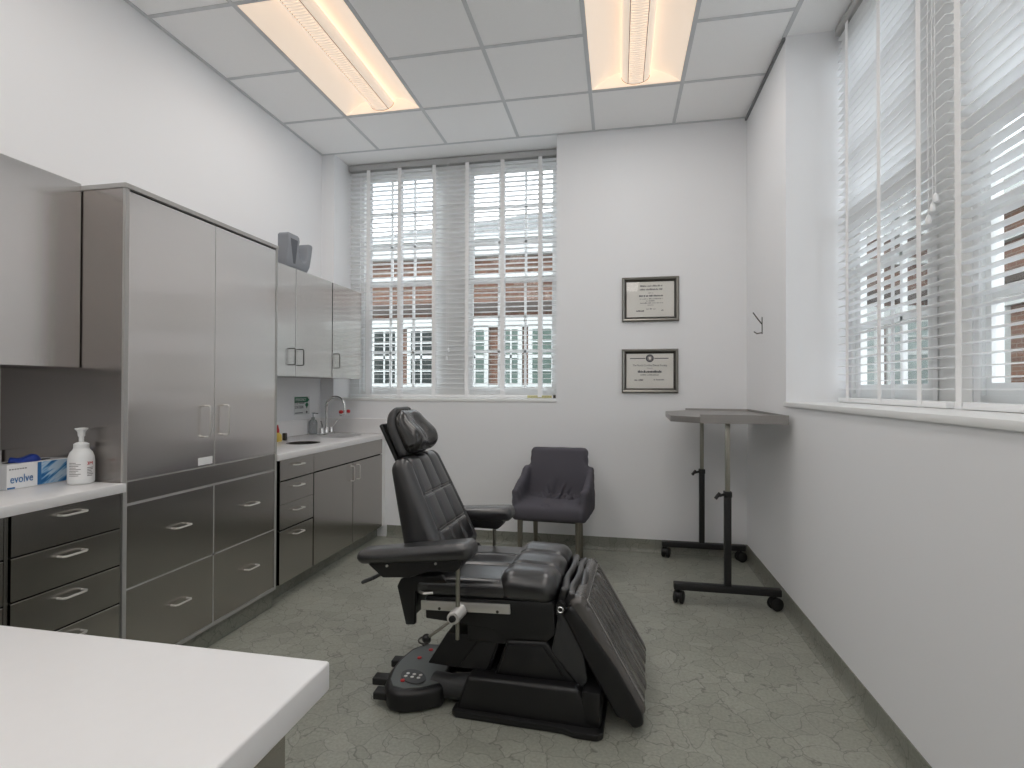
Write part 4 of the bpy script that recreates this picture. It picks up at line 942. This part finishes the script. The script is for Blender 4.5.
bm = NB(); box(bm, -0.325, -0.16, -0.20, 0.20, 0.318, 0.333); obj('under_plate', bevel(bm, 0.003, 1), 'nickel', t)
# lift column and covers
bm = NB(); prism(bm, [(-0.30, 0.145), (-0.215, 0.280), (0.012, 0.290), (-0.035, 0.140)], 'y', -0.225, 0.225); bevel(bm, 0.008, 2); lc = obj('lift_cover', bm, 'plastic', t)
for s in (-1, 1):
    bm = NB(); prism(bm, [(-0.165, 0.150), (-0.078, 0.272), (0.003, 0.276), (-0.042, 0.152)], 'y', s * 0.2255 - 0.006, s * 0.2255 + 0.006); bevel(bm, 0.003, 1); obj('cover_flap', bm, 'plastic', lc)
bm = NB(); prism(bm, [(-0.015, 0.135), (0.040, 0.288), (0.195, 0.300), (0.312, 0.155)], 'y', -0.245, 0.245); bevel(bm, 0.012, 3); uc = obj('upper_cover', bm, 'plastic', t)
for s in (-1, 1):
    bm = NB(); prism(bm, [(0.006, 0.160), (0.046, 0.272), (0.185, 0.282), (0.268, 0.170)], 'y', s * 0.248 - 0.005, s * 0.248 + 0.005); bevel(bm, 0.004, 2); obj('side_inset', bm, 'plastic', uc)
bm = NB(); prism(bm, [(-0.155, 0.012), (-0.108, 0.150), (0.325, 0.160), (0.388, 0.012)], 'y', -0.290, 0.290); bevel(bm, 0.016, 3); obj('base_cover', bm, 'plastic', t)
bm = NB(); prism(bm, [(-0.165, -0.30), (-0.145, -0.315), (0.27, -0.312), (0.31, -0.325), (0.395, -0.325), (0.415, -0.305), (0.415, 0.305), (0.395, 0.325), (0.31, 0.325), (0.27, 0.312), (-0.145, 0.315), (-0.165, 0.30)], 'z', 0.0008, 0.026); bevel(bm, 0.006, 2); obj('base_plate', bm, 'plastic', t)
bm = NB(); box(bm, 0.335, 0.405, -0.29, 0.29, 0.026, 0.155); bevel(bm, 0.012, 2); obj('front_cover', bm, 'plastic', t)
# linkage panel and hinge beside the leg rest
for s in (-1, 1):
    bm = NB(); prism(bm, [(0.245, 0.425), (0.270, 0.428), (0.330, 0.330), (0.352, 0.170), (0.330, 0.140), (0.215, 0.265)], 'y', s * 0.235 - 0.012, s * 0.235 + 0.012); bevel(bm, 0.006, 2); obj('leg_link', bm, 'plastic_panel', t)
    bm = NB(); tube(bm, [(0.255, s * 0.25, 0.448), (0.255, s * 0.275, 0.448)], 0.018, 16); h = obj('hinge', bm, 'plastic', t)
    bm = NB(); tube(bm, [(0.255 + 0.010 * math.cos(a), s * 0.277, 0.440 + 0.010 * math.sin(a)) for a in [2 * PI * i / 14 for i in range(14)]], 0.003, 6, closed=True); obj('hinge_ring', bm, 'chrome', h)
# leg rest
LD = Vector((0.545 - 0.318, 0, 0.055 - 0.440)); LL = LD.length; ang = math.atan2(LD.x, -LD.z)
LM = Matrix.Translation((0.410, 0, 0.262)) @ Matrix.Rotation(-ang, 4, 'Y')      # local z runs up the slab, x outwards
def wleg(p):
    q = Vector(p); k = (p.z + 0.24) / 0.48
    if p.x > 0:
        inner = 1 / (1 + math.exp((abs(p.y) - 0.205) / 0.006)) * (1 / (1 + math.exp((p.z - 0.185) / 0.006)))
        q.x -= 0.010 * groove(abs(p.y), 0.212, 0.007)
        q.x -= inner * 0.009 * sum(groove(p.y, c + 0.006 * math.sin(p.z * 9 + c * 40), 0.009) for c in [-0.165 + 0.066 * i for i in range(6)])
        q.x -= 0.008 * groove(p.z, 0.19, 0.007) * (1 if abs(p.y) < 0.25 else 0)
        q.x += inner * 0.006 * mnoise.noise(Vector((p.y * 16, p.z * 3.0, 0.7)))
    return q
bm = NB(); rbox(bm, (0.072, 0.515, 0.48), 0.030, (2, 110, 60), wleg, LM @ Matrix.Translation((0.014, 0, 0.0))); lg = obj('leg_rest', bm, 'vinyl_cover', t, smooth=1.2)
bm = NB()
pp = [(-0.22 + 0.44 * i / 20, 0.205) for i in range(21)]
for s in (-1, 1): tube(bm, [LM @ (wleg(Vector((0.036, s * 0.226, z))) + Vector((0.016, 0, 0))) for z in [-0.20 + 0.40 * i / 20 for i in range(21)]], 0.0032, 6)
tube(bm, [LM @ Vector((0.0475, y, 0.203)) for y in (-0.226, -0.1, 0, 0.1, 0.226)], 0.0032, 6)
obj('piping', bm, 'stitch', lg)
bm = NB(); prism(bm, [(-0.040, 0.215), (0.012, 0.225), (0.030, 0.10), (0.046, -0.05), (0.046, -0.215), (0.030, -0.262), (-0.010, -0.262), (-0.022, -0.222), (-0.048, -0.20), (-0.048, -0.02)], 'y', -0.2635, 0.2635, LM @ Matrix.Translation((-0.012, 0, 0.0))); bevel(bm, 0.014, 3); obj('leg_rest_shell', bm, 'plastic', t, smooth=0.9)
# foot control
FCx = [(-0.215, -0.27), (-0.29, -0.325), (-0.36, -0.352), (-0.415, -0.345), (-0.455, -0.29), (-0.478, -0.20), (-0.485, -0.10), (-0.470, 0.0), (-0.43, 0.065), (-0.34, 0.075), (-0.25, 0.03), (-0.225, -0.10)]
def inset(pts, d):
    cx = sum(p[0] for p in pts) / len(pts); cy = sum(p[1] for p in pts) / len(pts)
    return [(cx + (x - cx) * (1 - d), cy + (y - cy) * (1 - d)) for x, y in pts]
fc = NB(); prism(fc, FCx, 'z', 0.001, 0.085); bevel(fc, 0.020, 4); fo = obj('foot_control', fc, 'plastic', t, smooth=0.9)
bm = NB(); prism(bm, inset(FCx, 0.16), 'z', 0.0835, 0.0875); bevel(bm, 0.0015, 1); obj('control_plate', bm, 'grey_panel', fo)
bm = NB(); prism(bm, [(-0.355 + 0.055 * math.cos(a) - 0.02 * math.sin(a), -0.235 + 0.050 * math.sin(a)) for a in [2 * PI * i / 24 for i in range(24)]], 'z', 0.0875, 0.092); obj('switch_plate', bevel(bm, 0.001, 1), 'plastic_panel', fo)
bm = NB(); prism(bm, [(-0.345, -0.06), (-0.315, -0.075), (-0.30, 0.02), (-0.33, 0.03)], 'z', 0.0875, 0.098); obj('rocker_bar', bevel(bm, 0.001, 1), 'plastic', fo)
for (x, y, m) in ((-0.385, -0.270, 'red'), (-0.395, -0.085, 'red'), (-0.375, -0.005, 'red')):
    bm = NB(); lathe(bm, [(0.010, 0.0872), (0.010, 0.0905), (0.006, 0.0925)], (x, y, 0), 14); obj('button', bm, m, fo)
for k in range(6):
    bm = NB(); lathe(bm, [(0.0075, 0.0918), (0.0075, 0.0935), (0.004, 0.0945)], (-0.385 + 0.028 * (k % 3), -0.222 - 0.022 * (k // 3), 0), 12); obj('small_button', bm, 'nickel', fo)
for (x, y) in ((-0.435, -0.300), (-0.490, -0.205), (-0.480, -0.055)):
    bm = NB(); rbox(bm, (0.085, 0.052, 0.030), 0.006, (3, 2, 1), None, Matrix.Translation((x - 0.012, y, 0.044)) @ Matrix.Rotation(0.10, 4, 'Z')); obj('pedal', bm, 'rubber', fo)
bm = NB(); tube(bm, [(-0.43 + 0.028 * math.cos(a), 0.05 + 0.022 * math.sin(a), 0.10 + 0.006 * math.sin(a)) for a in [2 * PI * i / 18 for i in range(18)]], 0.004, 8, closed=True); tube(bm, [(-0.43, 0.028, 0.097), (-0.42, 0.02, 0.086)], 0.004, 8); obj('lift_ring', bm, 'frame_in', fo)
bm = NB(); tube(bm, [(-0.27, -0.20, 0.055), (-0.20, -0.215, 0.062), (-0.10, -0.22, 0.075)], [0.050, 0.046, 0.055], 20); obj('neck', bm, 'plastic_panel', t, smooth=0.9)
bm = NB(); tube(bm, [(-0.27, 0.0, 0.055), (-0.10, 0.0, 0.075)], [0.045, 0.06], 20); obj('neck', bm, 'plastic', t, smooth=0.9)

# ------------------------------------------------------------------ outside
bm = NB(); box(bm, -30, 30, YB + 0.46, 45, -1.2, -1.0); box(bm, XR + 0.5, 30, -20, YB + 0.46, -1.2, -1.0); struct(obj('ground', bm, 'ground'))
def facade(label, name, mtx, L0, L1, wins, group, hip=True):
    """local: u along, d out of the face (towards the room), z up"""
    t = thing(name, label, 'building', group=group); t.matrix_world = mtx
    def P(nm, m, u0, u1, d0, d1, z0, z1, par=t, bv=0):
        bm = NB(); box(bm, u0, u1, d0, d1, z0, z1); return obj(nm, bm, m, par)
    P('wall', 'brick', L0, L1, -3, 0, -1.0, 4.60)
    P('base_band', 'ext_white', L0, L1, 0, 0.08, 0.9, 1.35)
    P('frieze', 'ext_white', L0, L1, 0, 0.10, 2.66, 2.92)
    P('eave', 'eave', L0, L1, 0, 0.16, 3.02, 3.22)  # dark band, the shadowed zone of the wall put into its colour
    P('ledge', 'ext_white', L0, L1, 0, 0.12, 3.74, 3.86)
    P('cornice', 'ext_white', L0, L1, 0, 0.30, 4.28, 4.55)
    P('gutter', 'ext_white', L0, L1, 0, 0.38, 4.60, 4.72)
    if hip:                                               # hipped roof, falling toward the left end of the facade
        bm = NB(); q = [bm.verts.new(p) for p in ((L1, 0.36, 4.72), (L0, 0.36, 4.72), (L0, -1.6, 6.05), (L1 - 7.7, -1.6, 6.05), (L1, -3.0, 4.72), (L0, -3.0, 4.72))]
        for fidx in ((0, 1, 2, 3), (0, 3, 4), (3, 2, 5, 4), (1, 5, 2), (0, 4, 5, 1)): bm.faces.new([q[i] for i in fidx])
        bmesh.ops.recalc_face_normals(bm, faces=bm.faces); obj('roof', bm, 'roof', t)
    else: P('parapet', 'ext_white', L0, L1, -0.3, 0.1, 4.72, 5.2)
    for (u0, u1, m) in wins:
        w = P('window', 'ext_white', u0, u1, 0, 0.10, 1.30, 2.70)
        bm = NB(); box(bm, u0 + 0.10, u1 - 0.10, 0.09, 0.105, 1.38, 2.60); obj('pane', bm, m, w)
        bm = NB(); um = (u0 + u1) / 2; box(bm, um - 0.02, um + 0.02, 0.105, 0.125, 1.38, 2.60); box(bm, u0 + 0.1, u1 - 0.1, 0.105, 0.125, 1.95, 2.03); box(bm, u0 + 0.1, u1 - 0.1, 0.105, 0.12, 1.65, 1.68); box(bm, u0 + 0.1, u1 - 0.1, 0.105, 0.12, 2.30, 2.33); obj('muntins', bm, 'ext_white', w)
    return t
mt = Matrix.Translation((0, 12.0, 0)) @ Matrix.Rotation(PI, 4, 'Z')   # u -> -x, d -> -y
wins = []
for x0, w_, m in ((-6.75, 0.62, 'ext_glass_dark'), (-5.78, 0.72, 'ext_glass_dark'), (-4.86, 0.72, 'ext_glass_dark'), (-3.52, 0.62, 'ext_glass'), (-2.62, 0.50, 'ext_glass'), (-1.98, 0.62, 'ext_glass'), (-1.28, 0.5, 'ext_glass'), (-8.2, 0.8, 'ext_glass_dark'), (0.2, 0.8, 'ext_glass'), (1.5, 0.9, 'ext_glass'), (2.75, 1.1, 'ext_glass_pale'), (4.0, 1.1, 'ext_glass_pale'), (5.25, 1.05, 'ext_glass_pale')):
    wins.append((-(x0 + w_), -x0, m))
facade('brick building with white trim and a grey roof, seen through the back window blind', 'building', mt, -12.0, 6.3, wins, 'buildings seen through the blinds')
mt2 = Matrix.Translation((6.4, 0, 0)) @ Matrix.Rotation(PI / 2, 4, 'Z')   # u -> +y, d -> -x
wins = [(y, y + 1.1, 'ext_glass') for y in (2.0, 3.9, 5.8, 8.0, 10.36)]
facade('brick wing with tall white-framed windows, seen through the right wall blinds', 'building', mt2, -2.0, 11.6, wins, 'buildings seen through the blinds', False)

# ------------------------------------------------------------------ light
wd = bpy.data.worlds.new('sky'); scn.world = wd; wd.use_nodes = True; nt = wd.node_tree
bg = nt.nodes['Background']; tc = nt.nodes.new('ShaderNodeTexCoord')
n1 = nt.nodes.new('ShaderNodeTexNoise'); n1.inputs['Scale'].default_value = 2.2; n1.inputs['Detail'].default_value = 6
mp = nt.nodes.new('ShaderNodeMapping'); mp.inputs['Scale'].default_value = (1, 1, 2.2)
cr = nt.nodes.new('ShaderNodeValToRGB'); cr.color_ramp.elements[0].position = 0.42; cr.color_ramp.elements[0].color = (0.80, 0.90, 1.0, 1); cr.color_ramp.elements[1].position = 0.60; cr.color_ramp.elements[1].color = (1.0, 1.0, 1.0, 1)
nt.links.new(tc.outputs['Generated'], mp.inputs[0]); nt.links.new(mp.outputs[0], n1.inputs['Vector']); nt.links.new(n1.outputs['Fac'], cr.inputs[0]); nt.links.new(cr.outputs[0], bg.inputs['Color'])
bg.inputs['Strength'].default_value = 3.3

# ------------------------------------------------------------------ camera
f = 537.94; yaw, pitch, roll = (math.radians(a) for a in (11.1519, 0.4761, 0.16))
c, s = math.cos(yaw), math.sin(yaw)
F = Vector((-s * math.cos(pitch), c * math.cos(pitch), math.sin(pitch))); R = Vector((c, s, 0)); U = R.cross(F)
R, U = R * math.cos(roll) + U * math.sin(roll), U * math.cos(roll) - R * math.sin(roll)
cam = bpy.data.cameras.new('camera'); cam.sensor_width = 36; cam.lens = f / 1024 * 36; cam.clip_start = 0.02; cam.clip_end = 200
co = bpy.data.objects.new('camera', cam); COL.objects.link(co)
co.matrix_world = Matrix(((R.x, U.x, -F.x, 0), (R.y, U.y, -F.y, 0), (R.z, U.z, -F.z, 1.265), (0, 0, 0, 1)))
scn.camera = co

scn.view_settings.view_transform = 'Standard'; scn.view_settings.look = 'None'; scn.view_settings.gamma = 1.0; scn.view_settings.use_curve_mapping = False
scn.view_settings.exposure = 0.38
scn.cycles.use_denoising = True
scn.cycles.max_bounces = 14; scn.cycles.diffuse_bounces = 10; scn.cycles.transparent_max_bounces = 16; scn.cycles.sample_clamp_indirect = 20
